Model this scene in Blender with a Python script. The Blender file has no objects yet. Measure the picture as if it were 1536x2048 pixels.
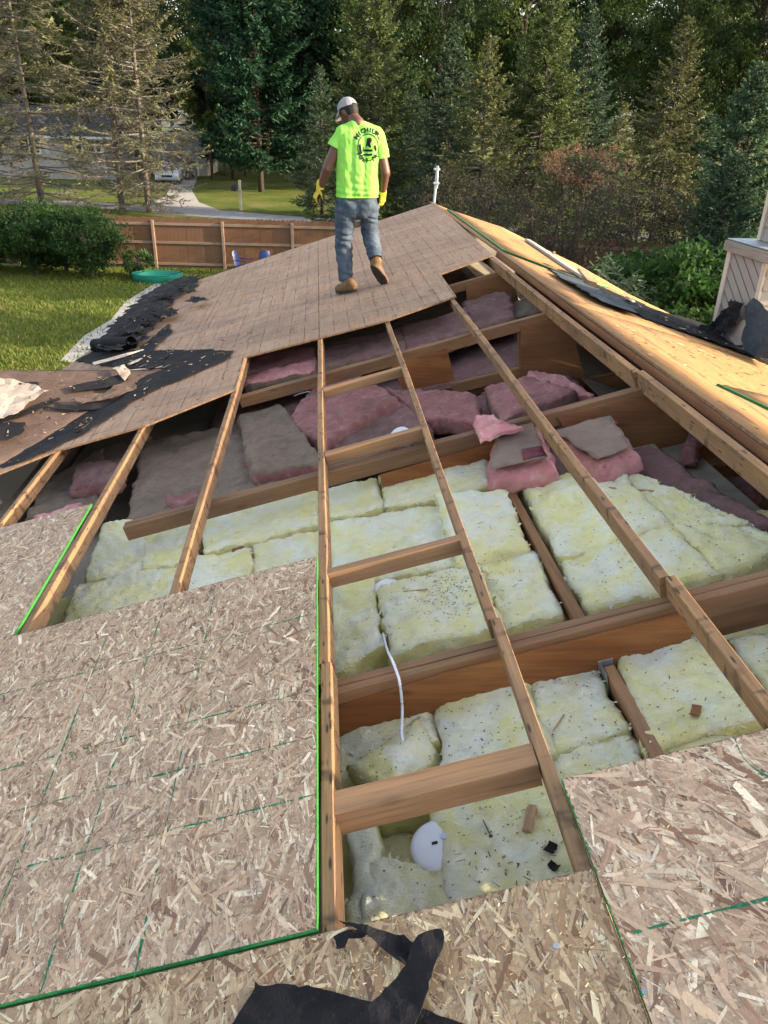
import bpy, bmesh, math, random
import numpy as np
from mathutils import Vector, Matrix, noise
from mathutils.geometry import delaunay_2d_cdt
from mathutils.bvhtree import BVHTree

# ------------------------------------------------------------------ camera
scene = bpy.context.scene
COL = scene.collection
F, CX, CY = 1538.0, 768.0, 1024.0
ZC = 4.8                                    # eye height above the lawn
PITCH = 0.28                                # roof rise per run
VP, ROLL = (633.0, 241.0), math.radians(1.5)
def _axes():
    d = Vector(((VP[0]-CX)/F, (CY-VP[1])/F, -1)).normalized()
    e = Vector((math.cos(ROLL), -math.sin(ROLL), 0))
    u = e.cross(d).normalized()
    if u.y < 0: u = -u
    return d.cross(u), d, u
AX, AY, AZ = _axes()
RW = Matrix((AX, AY, AZ))                   # camera space -> world
CAM = Vector((0, 0, ZC))
cd = bpy.data.cameras.new('camera'); cam = bpy.data.objects.new('camera', cd); COL.objects.link(cam)
cam.matrix_world = Matrix.Translation(CAM) @ RW.to_4x4()
cd.sensor_fit = 'VERTICAL'; cd.sensor_height = 36.0; cd.lens = F/2048*36.0
cd.clip_start = 0.05; cd.clip_end = 600
scene.camera = cam
# ------------------------------------------------------------------ light
SUN_EL, SUN_AZ = math.radians(17.3), math.radians(-13)    # azimuth from +x
sd = Vector((math.cos(SUN_EL)*math.cos(SUN_AZ), math.cos(SUN_EL)*math.sin(SUN_AZ), math.sin(SUN_EL)))
w = bpy.data.worlds.new('World'); scene.world = w; w.use_nodes = True
nt = w.node_tree; sky = nt.nodes.new('ShaderNodeTexSky'); sky.sky_type = 'NISHITA'
sky.sun_disc = False; sky.sun_elevation = SUN_EL; sky.sun_rotation = math.atan2(sd.x, sd.y)
sky.dust_density = 2.5; sky.ozone_density = 0.5
bg = nt.nodes['Background']; bg.inputs[1].default_value = 0.15
hs = nt.nodes.new('ShaderNodeHueSaturation'); hs.inputs['Saturation'].default_value = 0.6
nt.links.new(sky.outputs[0], hs.inputs['Color']); nt.links.new(hs.outputs[0], bg.inputs[0])
sl = bpy.data.lights.new('sun', 'SUN'); sl.energy = 3.3; sl.angle = math.radians(0.5); sl.color = (1.0, 0.80, 0.55)
so = bpy.data.objects.new('sun', sl); COL.objects.link(so)
so.rotation_euler = sd.to_track_quat('Z', 'Y').to_euler()
scene.view_settings.view_transform = 'Standard'; scene.view_settings.look = 'None'
scene.view_settings.exposure = 1.9; scene.view_settings.gamma = 1.0
scene.cycles.use_denoising = True
scene.cycles.max_bounces = 6; scene.cycles.transparent_max_bounces = 4

# ------------------------------------------------------------------ frames
ANG = math.atan(PITCH); CA, SA = math.cos(ANG), math.sin(ANG)
XR = 1.9                                    # ridge
ZA = ZC-1.75                                # top of the centre purlin
FL = Matrix(((CA, 0, -SA, 0), (0, 1, 0, 0), (SA, 0, CA, ZA), (0, 0, 0, 1)))           # (s, y, o) -> world, left slope
FR = Matrix(((CA, 0, SA, XR), (0, 1, 0, 0), (-SA, 0, CA, ZA+PITCH*XR), (0, 0, 0, 1)))  # right slope, s runs down
WS = 0.15
WA = math.atan(WS)
FW = Matrix(((1, 0, 0, 0), (0, math.cos(WA), -math.sin(WA), 7.32), (0, math.sin(WA), math.cos(WA), ZC-2.16), (0, 0, 0, 1)))  # side wing
ID = Matrix.Identity(4)
def ray(u, v): return RW @ Vector(((u-CX)/F, (CY-v)/F, -1))
def onframe(Fm, u, v, o=0.0):
    inv = Fm.inverted(); a = inv @ CAM; d = inv.to_3x3() @ ray(u, v)
    t = (o-a.z)/d.z; p = a+d*t
    return p.x, p.y
def rl(u, v, o=0.0): return onframe(FL, u, v, o)
def rr_(u, v, o=0.0): return onframe(FR, u, v, o)
def ground(u, v, z=0.0):
    r = ray(u, v); t = (z-ZC)/r.z; return CAM+r*t
def at_y(u, v, y):
    r = ray(u, v); return CAM+r*(y/r.y)
def at_x(u, v, x):
    r = ray(u, v); return CAM+r*(x/r.x)

# ------------------------------------------------------------------ object helpers
def tag(o, label=None, cat=None, group=None, kind=None):
    if label: o['label'] = label
    if cat: o['category'] = cat
    if group: o['group'] = group
    if kind: o['kind'] = kind
    return o
def link(name, me, mats, parent=None, M=None):
    if not isinstance(mats, (list, tuple)): mats = [mats]
    if not me.materials:
        for m in mats: me.materials.append(m)
    o = bpy.data.objects.new(name, me); COL.objects.link(o)
    if parent is not None: o.parent = parent
    if M is not None: o.matrix_basis = M
    return o
def empty(name, label, cat, M=None, group=None):
    o = bpy.data.objects.new(name, None); COL.objects.link(o)
    if M is not None: o.matrix_basis = M
    o.empty_display_size = 0.1
    return tag(o, label, cat, group)
def T(x, y, z): return Matrix.Translation((x, y, z))
def Rz(a): return Matrix.Rotation(a, 4, 'Z')
def quads_mesh(name, V, cols=None, smooth=False):
    """V: (n,4,3) array"""
    n = len(V); me = bpy.data.meshes.new(name)
    me.vertices.add(n*4); me.vertices.foreach_set('co', V.reshape(-1).astype(np.float32))
    me.loops.add(n*4); me.loops.foreach_set('vertex_index', np.arange(n*4, dtype=np.int32))
    me.polygons.add(n); me.polygons.foreach_set('loop_start', np.arange(0, n*4, 4, dtype=np.int32))
    me.update(calc_edges=True)
    if cols is not None:
        a = me.color_attributes.new('Col', 'FLOAT_COLOR', 'CORNER')
        c = np.ones((n, 4, 4), np.float32); c[:, :, :3] = cols[:, None, :]
        a.data.foreach_set('color', c.reshape(-1))
    return me
def mesh(name, V, Fc, smooth=False, mi=None):
    me = bpy.data.meshes.new(name); me.from_pydata([tuple(v) for v in V], [], Fc); me.update()
    if smooth: me.polygons.foreach_set('use_smooth', [True]*len(me.polygons))
    if mi is not None: me.polygons.foreach_set('material_index', mi)
    return me
class MB:
    """collects shapes into one mesh"""
    def __init__(s): s.V = []; s.Fc = []; s.M = []
    def add(s, V, Fc, m=0):
        b = len(s.V); s.V += [tuple(v) for v in V]; s.Fc += [[i+b for i in f] for f in Fc]; s.M += [m]*len(Fc)
    def box(s, x0, x1, y0, y1, z0, z1, m=0, ch=0.0, X=None):
        c = [(x, y, z) for z in (z0, z1) for y in (y0, y1) for x in (x0, x1)]
        f = [[0, 2, 3, 1], [4, 5, 7, 6], [0, 1, 5, 4], [2, 6, 7, 3], [0, 4, 6, 2], [1, 3, 7, 5]]
        if ch:
            bm = bmesh.new(); vs = [bm.verts.new(q) for q in c]
            for q in f: bm.faces.new([vs[i] for i in q])
            bmesh.ops.bevel(bm, geom=bm.edges[:], offset=ch, segments=2, affect='EDGES', profile=0.5)
            bm.verts.index_update(); c = [v.co.copy() for v in bm.verts]; f = [[v.index for v in q.verts] for q in bm.faces]; bm.free()
        if X is not None: c = [X @ Vector(q) for q in c]
        s.add(c, f, m)
    def tube(s, pts, rad, n=8, m=0, cap=True):
        pts = [Vector(p) for p in pts]
        if not isinstance(rad, (list, tuple)): rad = [rad]*len(pts)
        V = []; Fc = []
        up = Vector((0.13, 0.21, 0.97))
        for i, p in enumerate(pts):
            d = (pts[min(i+1, len(pts)-1)]-pts[max(i-1, 0)]).normalized()
            a = d.cross(up)
            if a.length < 0.05: a = d.cross(Vector((1, 0.2, 0)))
            a.normalize(); b = d.cross(a)
            for k in range(n):
                t = 2*math.pi*k/n; V.append(p+(a*math.cos(t)+b*math.sin(t))*rad[i])
        for i in range(len(pts)-1):
            for k in range(n):
                Fc.append([i*n+k, i*n+(k+1) % n, (i+1)*n+(k+1) % n, (i+1)*n+k])
        if cap: Fc.append(list(range(n))[::-1]); Fc.append([(len(pts)-1)*n+k for k in range(n)])
        s.add(V, Fc, m)
    def build(s, name, mats, parent=None, M=None, smooth=False):
        return link(name, mesh(name, s.V, s.Fc, smooth, s.M), mats, parent, M)

# ------------------------------------------------------------------ materials
def lin(r, g, b): return tuple(((c/255)/12.92 if c/255 <= 0.04045 else ((c/255+0.055)/1.055)**2.4) for c in (r, g, b))
class Mat:
    def __init__(s, name, rough=0.8, spec=0.3):
        s.m = bpy.data.materials.new(name); s.m.use_nodes = True; s.t = s.m.node_tree
        s.b = s.t.nodes['Principled BSDF']; s.b.inputs['Roughness'].default_value = rough
        s.b.inputs['Specular IOR Level'].default_value = spec
        s._co = None
    def n(s, k, **kw):
        nd = s.t.nodes.new(k)
        for a, b in kw.items(): setattr(nd, a, b)
        return nd
    def l(s, a, b): s.t.links.new(a, b)
    def coord(s, scale=(1, 1, 1), rand=True, rot=(0, 0, 0)):
        tc = s.n('ShaderNodeTexCoord'); src = tc.outputs['Object']
        if rand:
            oi = s.n('ShaderNodeObjectInfo'); mul = s.n('ShaderNodeMath', operation='MULTIPLY'); mul.inputs[1].default_value = 37.0
            s.l(oi.outputs['Random'], mul.inputs[0]); ad = s.n('ShaderNodeVectorMath', operation='ADD')
            s.l(src, ad.inputs[0]); s.l(mul.outputs[0], ad.inputs[1]); src = ad.outputs[0]
        mp = s.n('ShaderNodeMapping'); mp.inputs['Scale'].default_value = scale; mp.inputs['Rotation'].default_value = rot
        s.l(src, mp.inputs['Vector']); return mp.outputs[0]
    def noise(s, co, sc=1.0, det=4, rough=0.55, dist=0.0):
        k = s.n('ShaderNodeTexNoise'); k.inputs['Scale'].default_value = sc; k.inputs['Detail'].default_value = det
        k.inputs['Roughness'].default_value = rough; k.inputs['Distortion'].default_value = dist
        s.l(co, k.inputs['Vector']); return k.outputs['Fac']
    def voro(s, co, sc=1.0, out='Distance', feature='F1'):
        k = s.n('ShaderNodeTexVoronoi', feature=feature); k.inputs['Scale'].default_value = sc; s.l(co, k.inputs['Vector']); return k.outputs[out]
    def ramp(s, fac, stops):
        r = s.n('ShaderNodeValToRGB'); e = r.color_ramp.elements
        while len(e) < len(stops): e.new(0.5)
        for i, (p, c) in enumerate(stops):
            e[i].position = p; c = c if isinstance(c, (tuple, list)) else (c, c, c); e[i].color = (*c[:3], 1)
        s.l(fac, r.inputs[0]); return r.outputs[0]
    def mix(s, fac, a, b, mode='MIX'):
        k = s.n('ShaderNodeMix', data_type='RGBA', blend_type=mode)
        for v, i in ((fac, 0), (a, 6), (b, 7)):
            if isinstance(v, (int, float)): k.inputs[i].default_value = v
            elif isinstance(v, tuple): k.inputs[i].default_value = (*v[:3], 1)
            else: s.l(v, k.inputs[i])
        return k.outputs[2]
    def math(s, op, a, b=0.0):
        k = s.n('ShaderNodeMath', operation=op)
        for v, i in ((a, 0), (b, 1)):
            if isinstance(v, (int, float)): k.inputs[i].default_value = v
            else: s.l(v, k.inputs[i])
        return k.outputs[0]
    def sep(s, co):
        k = s.n('ShaderNodeSeparateXYZ'); s.l(co, k.inputs[0]); return k.outputs
    def attr(s, name='Col'):
        k = s.n('ShaderNodeAttribute', attribute_name=name); return k.outputs['Color']
    def rnd(s): return s.n('ShaderNodeObjectInfo').outputs['Random']
    def bump(s, h, st=0.3, dist=0.01):
        k = s.n('ShaderNodeBump'); k.inputs['Strength'].default_value = st; k.inputs['Distance'].default_value = dist
        s.l(h, k.inputs['Height']); s.l(k.outputs[0], s.b.inputs['Normal'])
    def col(s, c):
        if isinstance(c, tuple): s.b.inputs['Base Color'].default_value = (*c[:3], 1)
        else: s.l(c, s.b.inputs['Base Color'])
        return s
    def translucent(s, c, fac):
        tr = s.n('ShaderNodeBsdfTranslucent'); mx = s.n('ShaderNodeMixShader'); mx.inputs[0].default_value = fac
        if isinstance(c, tuple): tr.inputs[0].default_value = (*c, 1)
        else: s.l(c, tr.inputs[0])
        s.l(s.b.outputs[0], mx.inputs[1]); s.l(tr.outputs[0], mx.inputs[2]); s.l(mx.outputs[0], s.t.nodes['Material Output'].inputs[0])

def m_wood(name, c1, c2, c3, dark=(0.05, 0.03, 0.02), bands=0.0, knots=0.6, rough=0.75):
    a = Mat(name, rough, 0.25); g = a.coord((1.3, 26, 26)); g2 = a.coord((3, 90, 90)); k = a.coord((3.2, 9, 9)); big = a.coord((1.6, 5, 5))
    c = a.mix(a.ramp(a.noise(g, 1, 5, 0.6, 1.2), [(0.3, 0.0), (0.7, 1.0)]), c1, c2)
    c = a.mix(a.ramp(a.noise(big, 1, 3), [(0.42, 0.0), (0.68, 1.0)]), c, c3)
    c = a.mix(a.ramp(a.noise(g2, 1, 3, 0.7), [(0.45, 0.0), (0.75, 0.45)]), c, dark)
    kn = a.ramp(a.voro(k, 1.0), [(0.05, 1.0), (0.16, 0.0)])
    c = a.mix(a.math('MULTIPLY', kn, knots), c, dark)
    if bands:
        tx = a.coord((13, 5.0, 5.0)); bn = a.ramp(a.noise(tx, 1, 2, 0.5, 0.3), [(0.57, 0.0), (0.66, 1.0)])
        bm_ = a.math('MULTIPLY', bn, bands)
        c = a.mix(bm_, c, dark)
        nl = a.coord((9, 40, 40)); c = a.mix(a.ramp(a.voro(nl, 1.0), [(0.13, 0.95), (0.24, 0.0)]), c, (0.02, 0.015, 0.012))
    v = a.math('MULTIPLY', a.rnd(), 0.3); c = a.mix(v, c, (0.16, 0.11, 0.075))
    a.col(c); a.bump(a.noise(g2, 1, 4), 0.35, 0.003); return a.m
M_PURLIN = m_wood('weathered_purlin', (0.36, 0.205, 0.10), (0.27, 0.145, 0.068), (0.20, 0.115, 0.062), bands=0.8)
M_CHORD = m_wood('truss_lumber', (0.30, 0.155, 0.07), (0.21, 0.105, 0.046), (0.17, 0.09, 0.05), knots=0.5)
M_BLOCK = m_wood('blocking_lumber', (0.42, 0.235, 0.115), (0.34, 0.185, 0.088), (0.26, 0.145, 0.08), knots=0.3)
M_GREYWOOD = m_wood('grey_lumber', (0.34, 0.30, 0.26), (0.26, 0.225, 0.19), (0.22, 0.19, 0.17), knots=0.3)
M_LATH = m_wood('pale_lath', (0.60, 0.53, 0.42), (0.5, 0.42, 0.32), (0.55, 0.49, 0.42), knots=0.1)
M_GUSSET = m_wood('gusset_plywood', (0.26, 0.095, 0.03), (0.165, 0.056, 0.017), (0.31, 0.135, 0.046), knots=0.45)
M_PALE = m_wood('cedar_fence_wood', (0.19, 0.088, 0.042), (0.14, 0.062, 0.03), (0.165, 0.088, 0.05), knots=0.2)
M_RAIL = m_wood('fence_rail_wood', (0.30, 0.22, 0.165), (0.23, 0.165, 0.12), (0.25, 0.17, 0.12), knots=0.2)

def m_olddeck():
    a = Mat('old_roof_plywood', 0.8, 0.25)
    g = a.coord((22, 1.6, 1), rand=False); f = a.coord((70, 5, 1), rand=False); co = a.coord((1, 1, 1), rand=False)
    c = a.mix(a.ramp(a.noise(g, 1, 5, 0.6, 0.6), [(0.32, 0.0), (0.68, 1.0)]), (0.30, 0.182, 0.115), (0.41, 0.275, 0.185))
    c = a.mix(a.ramp(a.noise(co, 0.9, 3, 0.5), [(0.4, 0.0), (0.62, 0.8)]), c, (0.27, 0.17, 0.115))
    c = a.mix(a.ramp(a.noise(co, 2.6, 4, 0.6), [(0.52, 0.0), (0.75, 0.55)]), c, (0.36, 0.285, 0.225))
    c = a.mix(a.ramp(a.noise(f, 1, 4, 0.7), [(0.5, 0.0), (0.8, 0.5)]), c, (0.10, 0.065, 0.045))
    x, y, z = a.sep(co)
    wob = a.math('MULTIPLY', a.math('SUBTRACT', a.noise(co, 5, 2), 0.5), 0.03)
    def grid(v, per, wid):
        q = a.math('FRACT', a.math('DIVIDE', a.math('ADD', v, wob), per)); q = a.math('ABSOLUTE', a.math('SUBTRACT', q, 0.5))
        return a.math('GREATER_THAN', q, 0.5-wid/per)
    n1 = a.ramp(a.noise(co, 4, 4), [(0.40, 0.05), (0.60, 0.85)]); n2 = a.ramp(a.noise(a.coord((3, 11, 1), rand=False), 1, 3), [(0.40, 0.05), (0.60, 0.85)])
    c = a.mix(a.math('MULTIPLY', grid(x, 0.142, 0.005), n1), c, (0.075, 0.055, 0.045))
    c = a.mix(a.math('MULTIPLY', grid(y, 0.305, 0.007), n2), c, (0.085, 0.06, 0.05))
    st = a.coord((6, 26, 1), rand=False); c = a.mix(a.ramp(a.voro(st, 1), [(0.06, 0.9), (0.16, 0.0)]), c, (0.04, 0.028, 0.022))
    bl = a.ramp(a.noise(a.coord((5, 2.5, 1), rand=False), 1, 5, 0.65), [(0.60, 0.0), (0.70, 0.75)]); c = a.mix(bl, c, (0.11, 0.075, 0.055)); c = a.mix(a.ramp(a.noise(a.coord((0.7, 2.6, 1), rand=False), 1, 6, 0.7), [(0.53, 0.0), (0.66, 0.6)]), c, (0.17, 0.125, 0.095))
    a.col(c); a.bump(a.noise(f, 1, 4), 0.4, 0.004); return a.m
M_DECK = m_olddeck()
def m_golden():
    a = Mat('sunny_roof_plywood', 0.7, 0.3)
    g = a.coord((26, 1.2, 1), rand=False); f = a.coord((80, 2.2, 1), rand=False); co = a.coord((1, 1, 1), rand=False)
    c = a.mix(a.ramp(a.noise(g, 1, 5, 0.6, 0.8), [(0.3, 0.0), (0.7, 1.0)]), (0.36, 0.18, 0.062), (0.45, 0.245, 0.092))
    c = a.mix(a.ramp(a.noise(co, 1.1, 4, 0.6), [(0.45, 0.0), (0.7, 0.75)]), c, (0.36, 0.175, 0.07))
    c = a.mix(a.ramp(a.noise(f, 1, 4, 0.7), [(0.48, 0.0), (0.72, 0.8)]), c, (0.13, 0.065, 0.035))
    dk = a.ramp(a.noise(a.coord((9, 0.9, 1), rand=False), 1, 6, 0.7), [(0.555, 0.0), (0.64, 0.85)]); c = a.mix(dk, c, (0.11, 0.06, 0.045))
    c = a.mix(a.ramp(a.voro(co, 9), [(0.10, 0.95), (0.16, 0.0)]), c, (0.025, 0.02, 0.02))
    a.col(c); a.bump(a.noise(f, 1, 4), 0.4, 0.003); return a.m
M_GOLD = m_golden()
def m_osb(name):
    a = Mat(name, 0.6, 0.35); c = a.attr(); co = a.coord((14, 60, 14)); f = a.coord((180, 60, 60))
    c = a.mix(a.ramp(a.noise(co, 1, 4, 0.65), [(0.45, 0.0), (0.8, 0.35)]), c, (0.10, 0.06, 0.04))
    c = a.mix(a.ramp(a.noise(a.coord((1.2, 1.2, 1.2)), 1, 3), [(0.5, 0.0), (0.75, 0.3)]), c, (0.30, 0.23, 0.19))
    a.col(c); a.bump(a.noise(f, 1, 3), 0.25, 0.002); return a.m
M_OSB = m_osb('strand_board'); 
def m_plain(name, c, rough=0.7, spec=0.3, var=0.25, sc=8.0, bumpd=0.0, metal=0.0):
    a = Mat(name, rough, spec); d = tuple(q*(1-var) for q in c); l_ = tuple(min(1, q*(1+var*0.6)) for q in c)
    a.col(a.mix(a.ramp(a.noise(a.coord((1, 1, 1)), sc, 5, 0.6), [(0.3, 0.0), (0.7, 1.0)]), d, l_)); a.b.inputs['Metallic'].default_value = metal
    if bumpd: a.bump(a.noise(a.coord((1, 1, 1)), sc*4, 4), 0.4, bumpd)
    return a.m
M_GREEN = m_plain('green_edge_paint', (0.02, 0.16, 0.05), 0.6, 0.3, 0.4, 60)
M_NEON = m_plain('bright_green_edge_paint', (0.035, 0.20, 0.03), 0.6, 0.3, 0.3, 60)
M_CHALK = m_plain('green_chalk', (0.03, 0.17, 0.085), 0.9, 0.1, 0.6, 70)
M_PENCIL = m_plain('grey_pencil', (0.07, 0.065, 0.07), 0.9, 0.1, 0.5, 70)
M_EDGE = m_plain('plywood_edge', (0.20, 0.12, 0.07), 0.85, 0.2, 0.5, 40)
def m_felt(name, c, c2, speck):
    a = Mat(name, 0.85, 0.18); co = a.coord((1, 1, 1))
    k = a.mix(a.ramp(a.noise(co, 5, 5, 0.65), [(0.35, 0.0), (0.65, 1.0)]), c, c2)
    k = a.mix(a.ramp(a.noise(co, 90, 3, 0.7), [(0.62, 0.0), (0.72, 0.6)]), k, speck)
    a.col(k); a.bump(a.noise(co, 40, 5, 0.7), 0.6, 0.006); return a.m
M_FELT = m_felt('black_tar_felt', (0.007, 0.007, 0.009), (0.017, 0.016, 0.018), (0.06, 0.05, 0.04))
M_FELTB = m_felt('blue_grey_felt', (0.035, 0.045, 0.055), (0.065, 0.08, 0.095), (0.15, 0.15, 0.15))
M_BROWN = m_felt('brown_underlayment', (0.09, 0.06, 0.046), (0.135, 0.09, 0.07), (0.04, 0.028, 0.022))
M_TAN = m_felt('tan_underlayment', (0.33, 0.265, 0.22), (0.40, 0.33, 0.275), (0.2, 0.15, 0.12))
def m_batt(name, c1, c2, c3, dirt, dirtc=(0.10, 0.08, 0.06), sc=1.0):
    a = Mat(name, 1.0, 0.05); co = a.coord((1, 1, 1)); fi = a.coord((22, 60, 60)); w_ = a.noise(co, 3.2*sc, 4, 0.6, 1.2)
    c = a.mix(a.ramp(w_, [(0.36, 0.0), (0.6, 1.0)]), c1, c2)
    c = a.mix(a.ramp(a.noise(co, 7.5*sc, 5, 0.65, 1.5), [(0.48, 0.0), (0.72, 0.8)]), c, c3)
    c = a.mix(a.ramp(a.noise(co, 2.2, 5, 0.7), [(0.52, 0.0), (0.8, dirt)]), c, dirtc)
    c = a.mix(a.ramp(a.noise(co, 130, 3, 0.8), [(0.60, 0.0), (0.74, 0.5*min(1, dirt*2))]), c, dirtc)
    a.col(c)
    h = a.math('ADD', a.noise(co, 24, 8, 0.75, 1.6), a.math('MULTIPLY', a.noise(fi, 1, 5, 0.75, 2.5), 0.6)); a.bump(h, 0.75, 0.03)
    c = a.mix(a.ramp(a.noise(co, 45, 6, 0.75, 2.0), [(0.38, 0.22), (0.52, 0.0)]), c, tuple(q*0.7 for q in c2)); a.col(c)
    a.b.inputs['Sheen Weight'].default_value = 0.15
    return a.m
M_YEL = m_batt('pale_yellow_fibreglass', (0.88, 0.90, 0.74), (0.89, 0.83, 0.38), (0.92, 0.93, 0.85), 0.18)
M_YELS = m_batt('yellow_fibreglass_side', (0.78, 0.70, 0.26), (0.84, 0.78, 0.46), (0.74, 0.64, 0.20), 0.15)
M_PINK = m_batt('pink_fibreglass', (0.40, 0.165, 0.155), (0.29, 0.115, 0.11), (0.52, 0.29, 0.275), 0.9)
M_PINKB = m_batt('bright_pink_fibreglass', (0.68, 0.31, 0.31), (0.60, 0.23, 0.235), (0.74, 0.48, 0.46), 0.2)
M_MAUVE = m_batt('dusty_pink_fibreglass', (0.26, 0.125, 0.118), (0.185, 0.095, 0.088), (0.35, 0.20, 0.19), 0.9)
M_DUST = m_batt('dusty_brown_batt', (0.21, 0.15, 0.108), (0.27, 0.20, 0.145), (0.165, 0.12, 0.09), 0.8, sc=2.0)
M_KRAFT = m_batt('kraft_paper_face', (0.24, 0.165, 0.12), (0.29, 0.21, 0.155), (0.20, 0.145, 0.11), 0.3)
M_KLAB = m_plain('maroon_printed_stripe', (0.14, 0.04, 0.05), 0.8, 0.2, 0.3, 30)
M_DRY = m_plain('ceiling_board', (0.28, 0.25, 0.2), 0.9, 0.1, 0.3, 5)
M_WHITE = m_plain('white_enamel', (0.66, 0.68, 0.74), 0.4, 0.4, 0.08, 5)
M_STEEL = m_plain('galvanised_steel', (0.42, 0.46, 0.50), 0.45, 0.5, 0.25, 25, metal=0.7)
M_NAIL = m_plain('dark_nail_steel', (0.12, 0.11, 0.11), 0.5, 0.4, 0.3, 40, metal=0.6)
M_BLUE = m_plain('blue_plastic', (0.012, 0.03, 0.13), 0.4, 0.4, 0.2, 5)
M_CYAN = m_plain('cyan_plastic', (0.03, 0.32, 0.42), 0.4, 0.4, 0.2, 5)
M_TEAL = m_plain('green_plastic', (0.008, 0.17, 0.12), 0.45, 0.4, 0.2, 3)
M_CHIP = m_wood('splintered_wood', (0.45, 0.29, 0.16), (0.33, 0.2, 0.11), (0.25, 0.15, 0.09), knots=0.0)
M_CHIPD = m_plain('dark_splinter', (0.06, 0.04, 0.03), 0.9, 0.1, 0.5, 40)
M_TRW = m_plain('white_trim', (0.62, 0.62, 0.62), 0.6, 0.3, 0.06, 3)
M_TRIM = m_plain('tan_trim_paint', (0.50, 0.42, 0.35), 0.6, 0.3, 0.12, 6)
M_SIDING = m_plain('taupe_siding', (0.27, 0.225, 0.195), 0.55, 0.35, 0.08, 3)


# ------------------------------------------------------------------ lumber
def lumber_mesh(L, w, d, seed, warp=0.002, ch=0.003):
    rnd = random.Random(seed); n = max(2, int(L/0.16)); V = []; Fc = []
    y0, y1, z0, z1 = -w/2, w/2, -d, 0
    prof = [(y0+ch, z0), (y1-ch, z0), (y1, z0+ch), (y1, z1-ch), (y1-ch, z1), (y0+ch, z1), (y0, z1-ch), (y0, z0+ch)]
    ph = rnd.random()*9
    for i in range(n+1):
        x = L*i/n; oy = warp*math.sin(x*1.7+ph); oz = warp*math.sin(x*1.3+ph*2)-warp
        for (y, z) in prof:
            e = 0.0016*noise.noise((x*7, y*50+ph*7, z*50)); V.append((x, y+oy+e, z+oz+e))
    for i in range(n):
        for k in range(8):
            Fc.append([i*8+k, (i+1)*8+k, (i+1)*8+(k+1) % 8, i*8+(k+1) % 8])
    Fc.append(list(range(8))); Fc.append([n*8+k for k in range(8)][::-1])
    me = mesh('lumber', V, Fc); return me
def place(Fm, a, b, roll=0.0):
    """matrix whose local x runs from a to b (frame coordinates), z stays near the frame normal"""
    A = Fm @ Vector(a); B = Fm @ Vector(b); x = (B-A).normalized(); nz = (Fm.to_3x3() @ Vector((0, 0, 1))).normalized()
    y = nz.cross(x).normalized(); z = x.cross(y)
    R = Matrix((x, y, z)).transposed().to_4x4()
    if roll: R = R @ Matrix.Rotation(roll, 4, 'X')
    return Matrix.Translation(A) @ R, (B-A).length
SEED = [0]
def lumber(name, Fm, a, b, w, d, mat, label=None, cat=None, group=None, parent=None, roll=0.0, warp=0.002):
    SEED[0] += 1; M, L = place(Fm, a, b, roll)
    o = link(name, lumber_mesh(L, w, d, SEED[0], warp), mat, parent, M)
    return tag(o, label, cat, group)

# ------------------------------------------------------------------ house body below the roof
house = empty('house', 'house body under the opened roof with board ceiling and tan walls', 'house', T(0, 0, 0))
b = MB(); zf = lambda x: ZA+PITCH*x
b.add([FL @ Vector(q) for q in ((-2.55, 0.2, -0.47), (0.9, 0.2, -0.47), (0.9, 4.16, -0.47), (-2.55, 4.16, -0.47))], [[0, 1, 2, 3]])
b.add([FL @ Vector(q) for q in ((0.9, 0.2, -0.47), (2.1, 0.2, -0.49), (2.1, 4.16, -0.49), (0.9, 4.16, -0.47))], [[0, 1, 2, 3]])
b.add([FL @ Vector(q) for q in ((-2.55, 4.163, -0.50), (2.1, 4.163, -0.95), (2.1, 13.0, -0.95), (-2.55, 13.0, -0.5))], [[0, 1, 2, 3]])
z1 = (FL @ Vector((2.1, 4, -0.8))).z
b.add([(2.15, 0.2, z1+0.1), (3.4, 0.2, z1-0.3), (3.4, 13, z1-0.3), (2.15, 13, z1+0.1)], [[0, 1, 2, 3]])
b.build('ceiling', M_DRY, house)
b = MB()
b.box(-2.5, -2.38, 0.2, 12.4, 0, zf(-2.5)-0.32); b.build('wall', M_SIDING, house)
b = MB(); b.box(3.3, 3.42, 0.2, 13.0, 0, zf(XR)-PITCH*(3.42-XR)-0.12); b.build('wall', M_SIDING, house)
b = MB(); b.add([(-2.38, 12.3, 0), (3.3, 13.2, 0), (3.3, 13.2, zf(XR)-PITCH*(3.3-XR)-0.12), (XR, 13.0, zf(XR)-0.12), (-2.38, 12.3, zf(-2.38)-0.3)], [[0, 1, 2, 3, 4]]); b.build('wall', M_SIDING, house)
b = MB(); b.add([(-2.38, 0.2, 0), (3.3, 0.2, 0), (3.3, 0.2, zf(XR)-PITCH*(3.3-XR)-0.12), (XR, 0.2, zf(XR)-0.12), (-2.38, 0.2, zf(-2.38)-0.3)], [[0, 1, 2, 3, 4]]); b.build('wall', M_SIDING, house)

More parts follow.
